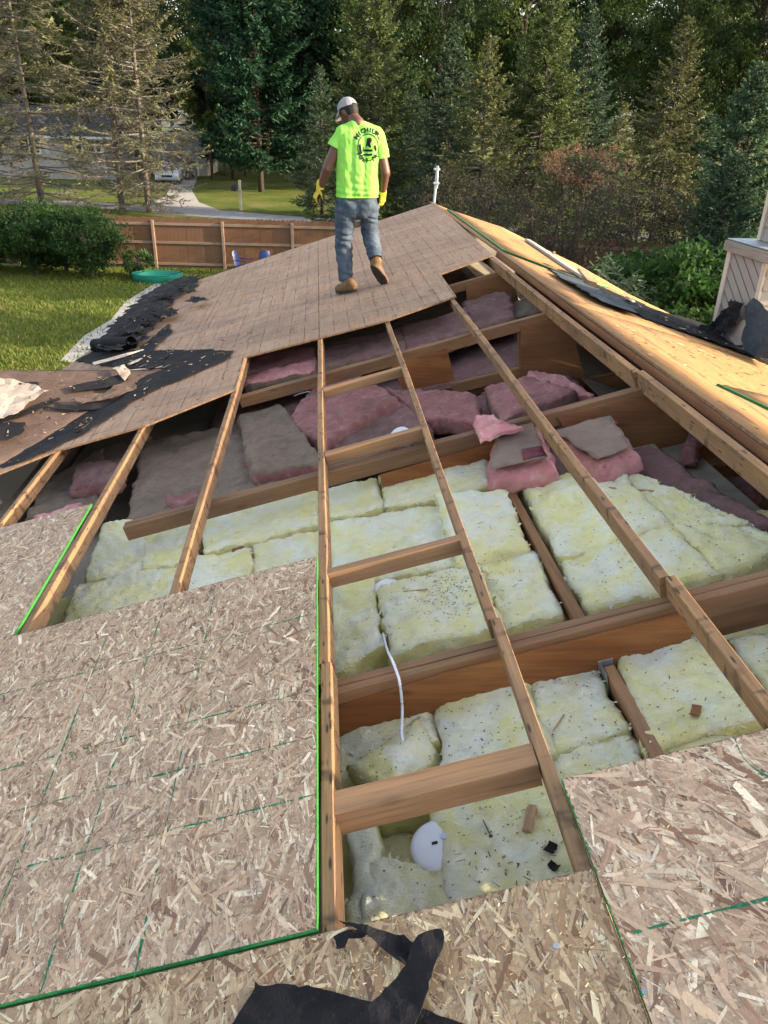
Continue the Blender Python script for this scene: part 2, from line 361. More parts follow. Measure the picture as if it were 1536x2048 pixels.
# ------------------------------------------------------------------ trusses
def s_of(x): return x/CA
TR_Y = (2.215, 4.16, 6.13, 8.0)
def board(F_, s0, s1, y0, y1, pts_o, seed):
    """flat plate in the truss plane, outline given as (s, o) list, thickness y0..y1"""
    V = [(s, y, o) for y in (y0, y1) for (s, o) in pts_o]; n = len(pts_o)
    Fc = [list(range(n)), list(range(n, 2*n))[::-1]]+[[i, n+i, n+(i+1) % n, (i+1) % n] for i in range(n)]
    return V, Fc
def truss(y, s0, label, gussets, extra=(), wide=0.076):
    t = empty('roof_truss', label, 'roof truss', T(0, y, ZA), 'roof trusses across the opening')
    L = Matrix.Translation((0, -y, -ZA))
    f = L @ FL; g = L @ FR
    lumber('top_chord', f, (s0, y-wide/4-0.0005, -0.09), (1.955, y-wide/4-0.0005, -0.09), wide/2-0.002, 0.09, M_CHORD, parent=t)
    lumber('top_chord', f, (s0, y+wide/4+0.0005, -0.092), (1.955, y+wide/4+0.0005, -0.092), wide/2-0.002, 0.09, M_CHORD, parent=t)
    lumber('top_chord', g, (0.02, y, -0.095), (1.55, y, -0.095), 0.038, 0.09, M_CHORD, parent=t)
    for k, pts in enumerate(gussets):
        V, Fc = board(f, 0, 0, y-wide/2-0.016-0.001*k, y-wide/2-0.003-0.001*k, pts, k)
        # grain along x of the plate: build it in its own frame so that the wood grain follows it
        me = mesh('gusset', [f @ Vector(v) for v in V], Fc); link('gusset_plate', me, M_GUSSET, t)
    for (a, b_, w_, d_) in extra:
        lumber('web', f, (a[0], y+a[2], a[1]), (b_[0], y+b_[2], b_[1]), w_, d_, M_CHORD, parent=t)
    return t
truss(TR_Y[0], -1.9, 'roof truss nearest the camera, with a long row of nails in its low gusset plate',
      [[(-0.4, -0.175), (0.4, -0.12), (1.32, -0.118), (1.24, -0.52), (-0.4, -0.52)]], [((1.2, -0.20, 0.03), (1.95, -0.19, 0.03), 0.038, 0.12)])
truss(TR_Y[1], -1.25, 'roof truss behind the yellow insulation, with a broad plywood plate under the ridge',
      [[(0.30, -0.185), (1.12, -0.17), (1.12, -0.44), (0.30, -0.44)], [(1.38, -0.12), (2.05, -0.12), (2.32, -0.66), (1.55, -0.66)]],
      [((1.9, -0.62, 0), (3.3, -0.95, 0), 0.038, 0.09), ((-1.0, -0.40, 0.02), (1.5, -0.38, 0.02), 0.038, 0.06)])
truss(TR_Y[2], -0.72, 'roof truss behind the pink insulation, with two dark plywood plates and open webs',
      [[(0.55, -0.165), (1.02, -0.15), (1.03, -0.43), (0.60, -0.40)], [(1.64, -0.13), (2.02, -0.13), (2.10, -0.78), (1.52, -0.74)]],
      [((1.0, -0.455, -0.01), (1.62, -0.475, -0.01), 0.038, 0.09), ((1.62, -0.10, 0.0), (1.57, -0.5, 0.0), 0.038, 0.07),
       ((1.9, -0.70, 0), (2.9, -0.80, 0), 0.038, 0.12)])
truss(TR_Y[3], 0.95, 'short visible roof truss under the notch in the old brown deck',
      [[(1.52, -0.12), (1.98, -0.12), (2.05, -0.66), (1.44, -0.62)]], [((1.9, -0.62, 0), (2.9, -0.85, 0), 0.038, 0.09)])
# lower framing seen between the second and third trusses
lumber('tie_beam', FL, (0.42, 6.20, -0.43), (1.30, 6.20, -0.56), 0.038, 0.085, M_CHORD, 'brown wooden tie beam behind the centre of the pink insulation', 'beam')
lumber('tie_beam', FL, (-0.35, 6.25, -0.36), (0.25, 6.25, -0.40), 0.038, 0.085, M_CHORD, 'short brown tie beam beside the blue junction box', 'beam')
lumber('wall_stud', FL, (1.27, 6.02, -0.58), (1.27, 6.02, -0.92), 0.045, 0.05, M_CHORD, 'upright wooden stud below the middle of the third truss', 'stud', roll=0)
lumber('wall_stud', FL, (0.48, 6.1, -0.40), (0.48, 6.1, -0.70), 0.04, 0.045, M_CHORD, 'short upright stud at the left end of the brown tie beam', 'stud')

# ------------------------------------------------------------------ purlins
PW, PD = 0.038, 0.089
def purlin(s, y0, y1, label, ds=0.0):
    return lumber('purlin', FL, (s, y0, 0), (s+ds, y1, 0), PW, PD, M_PURLIN, label, 'rafter', 'long roof purlins running away from the camera', warp=0.003)
sA, sB, sC, sR = 0.0, 0.632, 1.26, 1.885
purlin(sA+0.004, 0.25, 2.243, 'weathered purlin along the green edge of the nearest strand board')
purlin(sA-0.004, 2.247, 7.4, 'upright-looking purlin at picture centre running from the yellow batts to the old deck')
purlin(sB+0.006, 0.6, 2.253, 'nail-scarred purlin beside the right-hand strand board, its sunny top edge torn')
purlin(sB-0.006, 2.258, 7.6, 'purlin right of centre that the four short blocks butt against, up to the deck')
purlin(sC+0.012, 0.9, 2.242, 'purlin stub at the right edge, end to end with the purlin over the nearest truss')
purlin(sC-0.01, 2.247, 7.6, 'purlin nearest the ridge side, dark stripes across its top, over the right yellow batts')
purlin(-0.718, 2.3, 7.4, 'left purlin that meets the deck beside the folded pink batt')
purlin(-1.435, 2.3, 6.4, 'left purlin along the bright green edge of the far-left strand board')
purlin(-2.13, 2.6, 6.2, 'purlin nearest the left edge, over the scattered pink scraps')
def ridge_board(y0, y1, label, ds=0):
    return lumber('ridge_beam', FL, (sR+ds, y0, 0.002), (sR+ds, y1, 0.002), 0.04, 0.115, M_PURLIN, label, 'beam', 'beams along the ridge', warp=0.002)
ridge_board(0.8, 4.17, 'near ridge beam running out of the right edge of the photo', 0.012)
ridge_board(4.174, 9.0, 'far ridge beam running under the old deck, between the second and last trusses', -0.004)
def blocking(y, w, d, label, ds=0.0):
    return lumber('blocking', FL, (sA+PW/2, y+ds, -0.001), (sB-PW/2, y, -0.001), w, d, M_BLOCK, label, 'blocking', 'short blocks between the two centre purlins')
blocking(1.60, 0.086, 0.089, 'broad clean block nearest the camera, above the white light fixture')
blocking(2.875, 0.05, 0.075, 'block above the yellow batts, second from the camera')
blocking(4.215, 0.05, 0.075, 'block above the second truss, third from the camera')
blocking(5.455, 0.045, 0.07, 'thin block above the pink batts, farthest from the camera')

# furring between the yellow batts
lumber('ceiling_joist', FL, (0.985, 2.27, -0.262), (0.965, 3.9, -0.262), 0.045, 0.09, M_CHORD, 'brown joist strip between the yellow batts behind the nearest truss', 'joist')
lumber('ceiling_joist', FL, (0.992, 1.15, -0.245), (0.986, 2.14, -0.245), 0.042, 0.09, M_BLOCK, 'brown joist seated in a steel hanger in front of the nearest truss', 'joist')
lumber('ceiling_joist', FL, (0.03, 3.60, -0.295), (1.0, 3.80, -0.295), 0.04, 0.09, M_CHORD, 'thin brown strip between the first two rows of yellow batts', 'joist')
lumber('ceiling_joist', FL, (0.75, 3.98, -0.28), (1.04, 3.86, -0.28), 0.06, 0.09, M_BLOCK, 'short pale block under the pink kraft batts', 'joist')
lumber('ceiling_joist', FL, (0.11, 1.30, -0.35), (0.4, 1.55, -0.35), 0.05, 0.09, M_BLOCK, 'short board showing beside the white light fixture', 'joist')
lumber('ceiling_joist', FL, (-1.2, 4.02, -0.33), (1.0, 4.07, -0.30), 0.04, 0.12, M_CHORD, 'brown board along the foot of the second truss, behind the back row of batts', 'joist')
t = empty('joist_hanger', 'grey steel joist hanger on the plate of the nearest truss', 'bracket', FL @ T(0.960, 2.13, -0.262))
b = MB(); b.box(-0.005, 0.05, 0.028, 0.031, -0.07, 0.03, ch=0.001); b.build('back_flange', M_STEEL, t)
b = MB(); b.box(0.0, 0.003, -0.05, 0.026, -0.07, 0.028, ch=0.001); b.build('side_flange', M_STEEL, t)

# ------------------------------------------------------------------ polygon helpers
def clip(poly, ax, val, keep_less):
    out = []
    for i in range(len(poly)):
        a, b_ = poly[i], poly[(i+1) % len(poly)]
        ia = (a[ax] <= val) == keep_less; ib = (b_[ax] <= val) == keep_less
        if ia: out.append(a)
        if ia != ib:
            t = (val-a[ax])/(b_[ax]-a[ax]); out.append((a[0]+(b_[0]-a[0])*t, a[1]+(b_[1]-a[1])*t))
    return out
def inside(p, poly):
    c = False; n = len(poly); x, y = p
    for i in range(n):
        x1, y1 = poly[i]; x2, y2 = poly[(i+1) % n]
        if (y1 > y) != (y2 > y) and x < (x2-x1)*(y-y1)/(y2-y1)+x1: c = not c
    return c
def subdiv(poly, step, jit, rnd):
    out = []
    for i in range(len(poly)):
        a = Vector(poly[i]); b_ = Vector(poly[(i+1) % len(poly)]); L = (b_-a).length; n = max(1, int(L/step)); nn = Vector((-(b_-a).y, (b_-a).x))
        if nn.length: nn.normalize()
        for k in range(n):
            p = a.lerp(b_, k/n)
            if k and jit: p = p+nn*(jit*(noise.noise((p.x*9+7, p.y*9, rnd))*1.4+0.5*noise.noise((p.x*31, p.y*31, rnd+3))))
            out.append((p.x, p.y))
    return out
def sheet_mesh(poly, hfun, thick, grid=None, step=0.06, jit=0.0, seed=0, edge_mi=1):
    rnd = seed*1.37; bd = subdiv(poly, step, jit, rnd); pts = list(bd)
    if grid:
        xs = [p[0] for p in bd]; ys = [p[1] for p in bd]; x = min(xs)
        while x < max(xs):
            y = min(ys)
            while y < max(ys):
                q = (x+grid*0.3*noise.noise((x*40, y*40, rnd)), y+grid*0.3*noise.noise((x*40, y*40, rnd+5)))
                if inside(q, bd) and min((q[0]-e[0])**2+(q[1]-e[1])**2 for e in bd) > (grid*0.45)**2: pts.append(q)
                y += grid
            x += grid
    n = len(bd)
    vs, es, fs, ov, oe, of = delaunay_2d_cdt([Vector(p) for p in pts], [], [list(range(n))], 1, 1e-6)
    V = [(v.x, v.y, hfun(v.x, v.y)) for v in vs]; m = len(V)
    cnt = {}
    F1 = []
    for f in fs:
        f = list(f)
        ar = sum(V[f[i]][0]*V[f[(i+1) % len(f)]][1]-V[f[(i+1) % len(f)]][0]*V[f[i]][1] for i in range(len(f)))
        if ar < 0: f = f[::-1]
        F1.append(f)
        for i in range(len(f)):
            cnt[(f[i], f[(i+1) % len(f)])] = 1
    V2 = [(x, y, z-thick) for x, y, z in V]
    Fc = F1+[[i+m for i in f[::-1]] for f in F1]; mi = [0]*len(Fc)
    for (i, j) in cnt:
        if (j, i) not in cnt: Fc.append([j, i, i+m, j+m]); mi.append(edge_mi)
    return V+V2, Fc, mi
def sheet(name, Fm, poly, o, thick, mats, label=None, cat=None, group=None, grid=None, step=0.08, jit=0.0, seed=0, amp=0.0, sc=3.0, smooth=True, parent=None, hf=None):
    h = hf or ((lambda x, y: o+amp*(0.5+0.5*noise.noise((x*sc, y*sc, seed*2.1)))+amp*0.35*noise.noise((x*sc*3, y*sc*3, seed))) if amp else (lambda x, y: o))
    V, Fc, mi = sheet_mesh(poly, h, thick, grid, step, jit, seed)
    me = mesh(name, V, Fc, False, mi if len(mats) > 1 else None)
    if smooth: me.polygons.foreach_set('use_smooth', [m == 0 for m in mi])
    return tag(link(name, me, mats, parent, Fm), label, cat, group)
def PX(pts, o=0.0, fr=rl): return [fr(u, v, o) for u, v in pts]

# ------------------------------------------------------------------ old brown deck on the far half
deck = PX([(985, 510), (881, 548), (912, 592), (776, 640), (630, 678), (490, 714), (472, 778), (290, 851), (110, 902)], 0.015)
deck += [(-2.75, 5.35), (-3.3, 5.2), (-3.3, 7.0), rl(178, 702, 0.015), rl(300, 612, 0.015), rl(397, 560, 0.015), rl(640, 480, 0.015), rl(870, 405, 0.015)]
for lo, hi, lab in ((-9, -1.352, 'old brown plywood sheet along the eave, half covered by black felt'),
                    (-1.348, -0.002, 'old brown plywood sheet in the middle of the far deck, left of the worker'),
                    (0.002, 9, 'old brown plywood sheet up to the ridge, under the worker')):
    p = clip(clip(deck, 0, lo, False), 0, hi, True)
    sheet('plywood_sheet', FL, p, 0.016, 0.015, (M_DECK, M_EDGE), lab, 'plywood', 'old brown roof sheets', step=0.2, smooth=False)
# right-hand slope
golden = [(0.028, 0.1), (0.028, 8.35), (0.028, 14.3)]+[rr_(u, v, 0.012) for u, v in ((1050, 480), (1150, 527), (1260, 590), (1360, 638), (1440, 682))]+[(1.85, 5.0), (1.9, 0.1)]
for lo, hi, lab in ((1, 5.88, 'sunlit golden plywood on the right slope nearest the camera'), (5.885, 20, 'sunlit golden plywood on the right slope below the far ridge')):
    p = clip(clip(golden, 1, lo, False), 1, hi, True)
    sheet('plywood_sheet', FR, p, 0.015, 0.014, (M_GOLD, M_EDGE), lab, 'plywood', 'sunlit sheets on the right slope', grid=0.3, step=0.15, seed=hi, amp=0.003, sc=2.0, jit=0.006)
for y0, y1 in ((1.0, 4.5), (4.505, 8.6)):
    lumber('plank', FR, (0.055, y0, 0.0), (0.055, y1, 0.0), 0.045, 0.05, M_GUSSET, 'dark plank under the golden plywood edge, %s part' % ('near' if y0 < 2 else 'far'), 'plank')
top = [rr_(895, 417, 0.04), rr_(1010, 500, 0.04), rr_(1182, 566, 0.04)]
top = [top[0], top[1], top[2], (top[2][0]+0.32, top[2][1]+0.3), (1.38, 10.5), (1.15, 13.2)]
gs = sheet('plywood_sheet', FR, top, 0.036, 0.018, (M_GOLD, M_GREEN), 'loose new plywood sheet with a long dark green edge, lying on the far right slope', 'plywood', grid=0.4, step=0.2, seed=4)
V = []
b = MB()
for k in range(2):
    a_, c_ = top[k], top[k+1]
    dx, dy = c_[0]-a_[0], c_[1]-a_[1]; L = math.hypot(dx, dy); nx, ny = -dy/L*0.05, dx/L*0.05
    b.add([(a_[0], a_[1], 0.038), (c_[0], c_[1], 0.038), (c_[0]-nx*0.5, c_[1]-ny*0.5, 0.038), (a_[0]-nx*0.5, a_[1]-ny*0.5, 0.038)], [[0, 1, 2, 3]])
    b.add([(a_[0], a_[1], 0.0385), (c_[0], c_[1], 0.0385), (c_[0]+nx*0.02, c_[1]+ny*0.02, 0.012), (a_[0]+nx*0.02, a_[1]+ny*0.02, 0.012)], [[0, 1, 2, 3]])
b.build('painted_edge', M_GREEN, gs)
q0 = rr_(1434, 767, 0.03); q1 = rr_(1536, 815, 0.03)
ds = ((q1[0]-q0[0]), (q1[1]-q0[1]))
t2 = [q0, (q0[0]+ds[0]*3, q0[1]+ds[1]*3), (q0[0]+ds[0]*3+0.7, q0[1]+ds[1]*3+0.2), (q0[0]+0.85, q0[1]+0.25)]
gs = sheet('plywood_sheet', FR, t2, 0.030, 0.012, (M_GOLD, M_GREEN), 'loose plywood sheet with a thin green edge at the right border', 'plywood', grid=0.4, step=0.3, seed=6)
b = MB(); e = t2; b.add([(e[0][0], e[0][1], 0.032), (e[1][0], e[1][1], 0.032), (e[1][0]+0.022, e[1][1], 0.032), (e[0][0]+0.022, e[0][1], 0.032)], [[0, 1, 2, 3]]); b.build('painted_edge', M_GREEN, gs)

# ------------------------------------------------------------------ strand board
def osb(name, s0, s1, y0, y1, o0, o1, label, edges, seed, dens=900, tone=1.0, warm=0.0, sizef=1.0, ang0=0.0):
    r = np.random.default_rng(seed); W, H = s1-s0, y1-y0
    n = int(W*H*dens*17/sizef**2)
    Lf = np.clip(r.lognormal(-2.95, 0.6, n), 0.012, 0.15)*sizef; Wf = np.clip(Lf*r.lognormal(-1.85, 0.5, n), 0.002, 0.026*sizef)
    th = np.where(r.random(n) < 0.72, r.normal(math.pi/2+ang0, 0.5, n), r.uniform(0, math.pi, n))
    cx = r.uniform(s0, s1, n); cy = r.uniform(y0, y1, n)
    ex = np.stack([np.cos(th), np.sin(th)], 1); ey = np.stack([-np.sin(th), np.cos(th)], 1)
    base = np.stack([cx, cy], 1); Q = np.zeros((n, 4, 3))
    for k, (a, c) in enumerate(((-1, -1), (1, -1), (1, 1), (-1, 1))):
        p = base+ex*(a*Lf/2*r.uniform(0.7, 1.05, n))[:, None]+ey*(c*Wf/2*r.uniform(0.45, 1.1, n))[:, None]
        Q[:, k, 0] = np.clip(p[:, 0], s0, s1); Q[:, k, 1] = np.clip(p[:, 1], y0, y1)
    zl = o1+0.0002+np.sort(r.random(n))*0.0016
    tl = r.normal(0, 0.0007, (n, 2))
    for k, (a, c) in enumerate(((-1, -1), (1, -1), (1, 1), (-1, 1))): Q[:, k, 2] = zl+np.abs(a*tl[:, 0]+c*tl[:, 1])
    pal = np.array([(0.50, 0.365, 0.265), (0.41, 0.285, 0.205), (0.345, 0.222, 0.152), (0.62, 0.50, 0.38), (0.22, 0.118, 0.075), (0.72, 0.63, 0.51), (0.14, 0.072, 0.048)])
    ci = r.choice(7, n, p=[0.27, 0.27, 0.17, 0.13, 0.075, 0.06, 0.025])
    mean = np.array((0.43, 0.305, 0.215)); c = (mean+(pal[ci]-mean)*0.92)*r.normal(1, 0.11, (n, 1))*tone
    c = c*np.array([1+0.05*warm, 1.0, 1-0.25*warm]); c = np.clip(c, 0.02, 0.9)
    sh = empty(name, label, 'strand board', FL @ T(s0, y0, 0), 'strand board sheets'); I = T(-s0, -y0, 0)
    Q[:, :, 0] -= s0; Q[:, :, 1] -= y0
    me = quads_mesh('strand_surface', Q, c.astype(np.float32)); link('strand_face', me, M_OSB, sh)
    b = MB(); b.box(0, W, 0, H, o0, o1, 0, 0.0012); o = b.build('panel', M_EDGE, sh)
    for side, mat in edges.items():
        rr = random.Random(seed+len(side)); b = MB(); L = H if side in 'lr' else W; k = 0.0
        V = []; Fc = []; nn = int(L/0.012)
        for i in range(nn+1):
            t = L*i/nn; wv = 0.0022+0.003*noise.noise((t*40, seed, 1))+0.002*noise.noise((t*9, seed, 2))
            if side == 'r': V += [(W-wv, t, o1+0.0023), (W+0.0012, t, o1+0.0023), (W+0.0012, t, o0)]
            if side == 'l': V += [(wv, t, o1+0.0023), (-0.0012, t, o1+0.0023), (-0.0012, t, o0)]
            if side == 'f': V += [(t, wv*0.6, o1+0.0023), (t, -0.0012, o1+0.0023), (t, -0.0012, o0)]
            if side == 'b': V += [(t, H-wv*0.5, o1+0.0023), (t, H+0.0012, o1+0.0023), (t, H+0.0012, o0)]
        for i in range(nn):
            for j in (0, 1): Fc.append([i*3+j, (i+1)*3+j, (i+1)*3+j+1, i*3+j+1])
        b.add(V, Fc); b.build('painted_edge', mat, sh)
    return sh, I
def chalk(parent, I, a, b_, o, wd=0.0075, mat=None, seed=0, name='chalk_line', gap=0.12, bow=0.0):
    A = Vector(a); B = Vector(b_); L = (B-A).length; d = (B-A)/L; nrm = Vector((-d.y, d.x)); n = int(L/0.012); V = []; Fc = []
    for i in range(n+1):
        f = i/n; t = L*f; k = noise.noise((t*9, seed*3.1, 0))+0.9*noise.noise((t*45, seed*1.7, 4))
        hw = wd*max(0.06, min(0.62, 0.36+0.42*k-gap*0.6)); off = bow*math.sin(f*math.pi)+wd*0.25*noise.noise((t*14, seed, 9))
        p = A+d*t+nrm*off
        for q in (p-nrm*hw, p+nrm*hw): V.append(I @ Vector((q.x, q.y, o)))
    for i in range(n): Fc.append([i*2, i*2+2, i*2+3, i*2+1])
    return link(name, mesh(name, V, Fc), mat or M_CHALK, parent)
S1, I1 = osb('strand_board', -2.3, -0.024, 1.205, 2.985, 0.003, 0.018, 'large new strand board sheet at left front, crossed by a grid of green chalk lines', {'r': M_NEON, 'f': M_GREEN, 'b': M_EDGE}, 1, tone=0.90, warm=0.42, sizef=0.72)
E0 = 0.021
for k, (p, q) in enumerate([((-30, 1398), (627, 1229)), ((-30, 1550), (627, 1381)), ((-30, 1638), (627, 1474)), ((-30, 1755), (632, 1590))]):
    chalk(S1, I1, rl(*p, 0.018), rl(*q, 0.018), E0, seed=k, wd=0.009)
for k, (p, q) in enumerate([((430, 1186), (269, 1958)), ((329, 1212), (77, 2000)), ((219, 1262), (0, 1815))]):
    chalk(S1, I1, rl(*p, 0.018), rl(*q, 0.018), E0, seed=k+9, gap=0.2, wd=0.009)
S2, I2 = osb('strand_board', -3.5, -1.462, 2.99, 4.36, 0.001, 0.013, 'strand board sheet at the left edge with a bright green right edge beside a purlin', {'r': M_NEON, 'b': M_EDGE}, 2, tone=0.92, warm=0.35, sizef=0.78)
S3, I3 = osb('strand_board', -1.02, 0.6505, 0.25, 1.195, 0.0, 0.010, 'yellowish old strand board sheet at bottom centre under the torn black felt', {'b': M_EDGE, 'r': M_EDGE}, 3, tone=0.80, warm=0.8, sizef=0.9)
for k, (p, q) in enumerate([((457, 1925), (440, 2120)), ((627, 1882), (624, 2120))]): chalk(S3, I3, rl(*p, 0.010), rl(*q, 0.010), 0.0125, 0.005, M_PENCIL, 30+k, 'pencil_line')
S4, I4 = osb('strand_board', 0.657, 2.0, 0.45, 1.468, 0.0, 0.013, 'strand board sheet with big pale flakes at the right edge', {'l': M_GREEN, 'b': M_EDGE}, 4, tone=0.98, warm=0.3, sizef=1.05, ang0=0.45)
chalk(S4, I4, rl(1268, 1866, 0.013), rl(1570, 1790, 0.013), 0.0165, 0.009, seed=40, gap=0.06)
chalk(S4, I4, rl(1470, 1478, 0.013), rl(1545, 1560, 0.013), 0.0165, 0.006, seed=41, gap=0.05, bow=-0.02)
lumber('plank', FL, (-1.3, 1.16, -0.001), (-1.04, 1.16, -0.001), 0.12, 0.038, M_CHORD, 'brown board end under the left front strand board at bottom left', 'plank')
# ------------------------------------------------------------------ insulation batts
def batt(label, quad, top, th, mats, seed, group=None, cat='insulation', lump=0.02, edge=0.026, res=0.018, jit=0.012, name='insulation_batt', bulge=0.012, hfun=None, M=FL, frm=None, parent=None, fine=0.007, grow=0.008, wisps=0.8):
    if frm is None: frm = rl
    c = [Vector(frm(u, v, top)) for u, v in quad]      # TL TR BR BL
    cm = sum(c, Vector((0, 0)))/4; c = [q+(q-cm).normalized()*grow for q in c]
    nu = max(4, int(max((c[1]-c[0]).length, (c[2]-c[3]).length)/res)); nv = max(4, int(max((c[3]-c[0]).length, (c[2]-c[1]).length)/res))
    nu, nv = min(nu, 80), min(nv, 80); z = seed*7.13; V = []; Fc = []; mi = []
    du = max(0.05, ((c[1]-c[0]).length+(c[2]-c[3]).length)/2); dv = max(0.05, ((c[3]-c[0]).length+(c[2]-c[1]).length)/2)
    def base(a, b_):
        p = (c[0]*(1-a)+c[1]*a)*(1-b_)+(c[3]*(1-a)+c[2]*a)*b_
        ba = min(a, 1-a)*du; bb = min(b_, 1-b_)*dv; d = min(ba, bb)
        k = max(0, 1-d/0.09)
        p = p+Vector((noise.noise((p.x*9, p.y*9, z))+0.6*noise.noise((p.x*28, p.y*28, z)), noise.noise((p.x*9, p.y*9, z+9))+0.6*noise.noise((p.x*28, p.y*28, z+9))))*(jit*k)
        return p, d
    for j in range(nv+1):
        for i in range(nu+1):
            p, d = base(i/nu, j/nv); e = min(1, d/edge)
            h = top-edge*0.6*(1-e)**2.5+lump*noise.noise((p.x*4.2, p.y*4.2, z))+lump*0.5*noise.noise((p.x*11, p.y*11, z+4))+fine*noise.noise((p.x*33, p.y*33, z))+fine*0.7*noise.noise((p.x*70, p.y*70, z))-0.020*max(0, 0.22-abs(noise.noise((p.x*5.5, p.y*5.5, z+8))))/0.22*max(0, noise.noise((p.x*3, p.y*3, z+2))+0.25)-0.008*max(0, 0.2-abs(noise.noise((p.x*16, p.y*13, z+8))))/0.2
            if hfun: h += hfun(i/nu, j/nv)
            V.append((p.x, p.y, h))
    W = nu+1
    for j in range(nv):
        for i in range(nu): Fc.append([j*W+i, (j+1)*W+i, (j+1)*W+i+1, j*W+i+1]); mi.append(0)
    ring = [i for i in range(nu)]+[j*W+nu for j in range(nv)]+[nv*W+i for i in range(nu, 0, -1)]+[j*W for j in range(nv, 0, -1)]
    cen = (c[0]+c[1]+c[2]+c[3])/4; prev = ring; NR = 5
    for r in range(1, NR+1):
        cur = []
        for q in ring:
            x, y, h = V[q]; f = r/NR; dr = Vector((x, y))-cen
            if dr.length: dr.normalize()
            k = bulge*math.sin(f*math.pi*0.8)+0.014*noise.noise((x*14, y*14, z+f*6))+0.006*noise.noise((x*45, y*45, z+f*14))
            V.append((x+dr.x*k, y+dr.y*k, h*(1-f)+(top-th)*f)); cur.append(len(V)-1)
        n = len(ring)
        for i in range(n): Fc.append([prev[i], prev[(i+1) % n], cur[(i+1) % n], cur[i]]); mi.append(1 if len(mats) > 1 else 0)
        prev = cur
    Fc.append(prev); mi.append(0)
    rw = random.Random(seed*31)
    for _ in range(int(wisps*(2*(nu+nv)))):        # loose tufts of wool at the rim
        q = V[rw.choice(ring)] if rw.random() < 0.75 else V[rw.randrange(nv+1)*W+rw.randrange(nu+1)]
        L = rw.uniform(0.005, 0.019); a = rw.uniform(0, 6.28); d = Vector((math.cos(a), math.sin(a), rw.uniform(-.5, .7)))*L; sv = Vector((-d.y, d.x, rw.uniform(-.5, .5)*L))*rw.uniform(.2, .5)
        p = Vector(q)+Vector((0, 0, -.002)); b0 = len(V); V += [tuple(p-sv), tuple(p+sv), tuple(p+d*.6+sv*.7+Vector((0, 0, .003))), tuple(p+d)]; Fc.append([b0, b0+1, b0+2, b0+3]); mi.append(0)
    me = mesh(name, V, Fc, True, mi)
    return tag(link(name, me, mats, parent, M), label, cat, group)
SY = lambda u, v, o: (u, v)
YM = (M_YEL, M_YELS)
GY = 'yellow insulation batts laid between the framing'
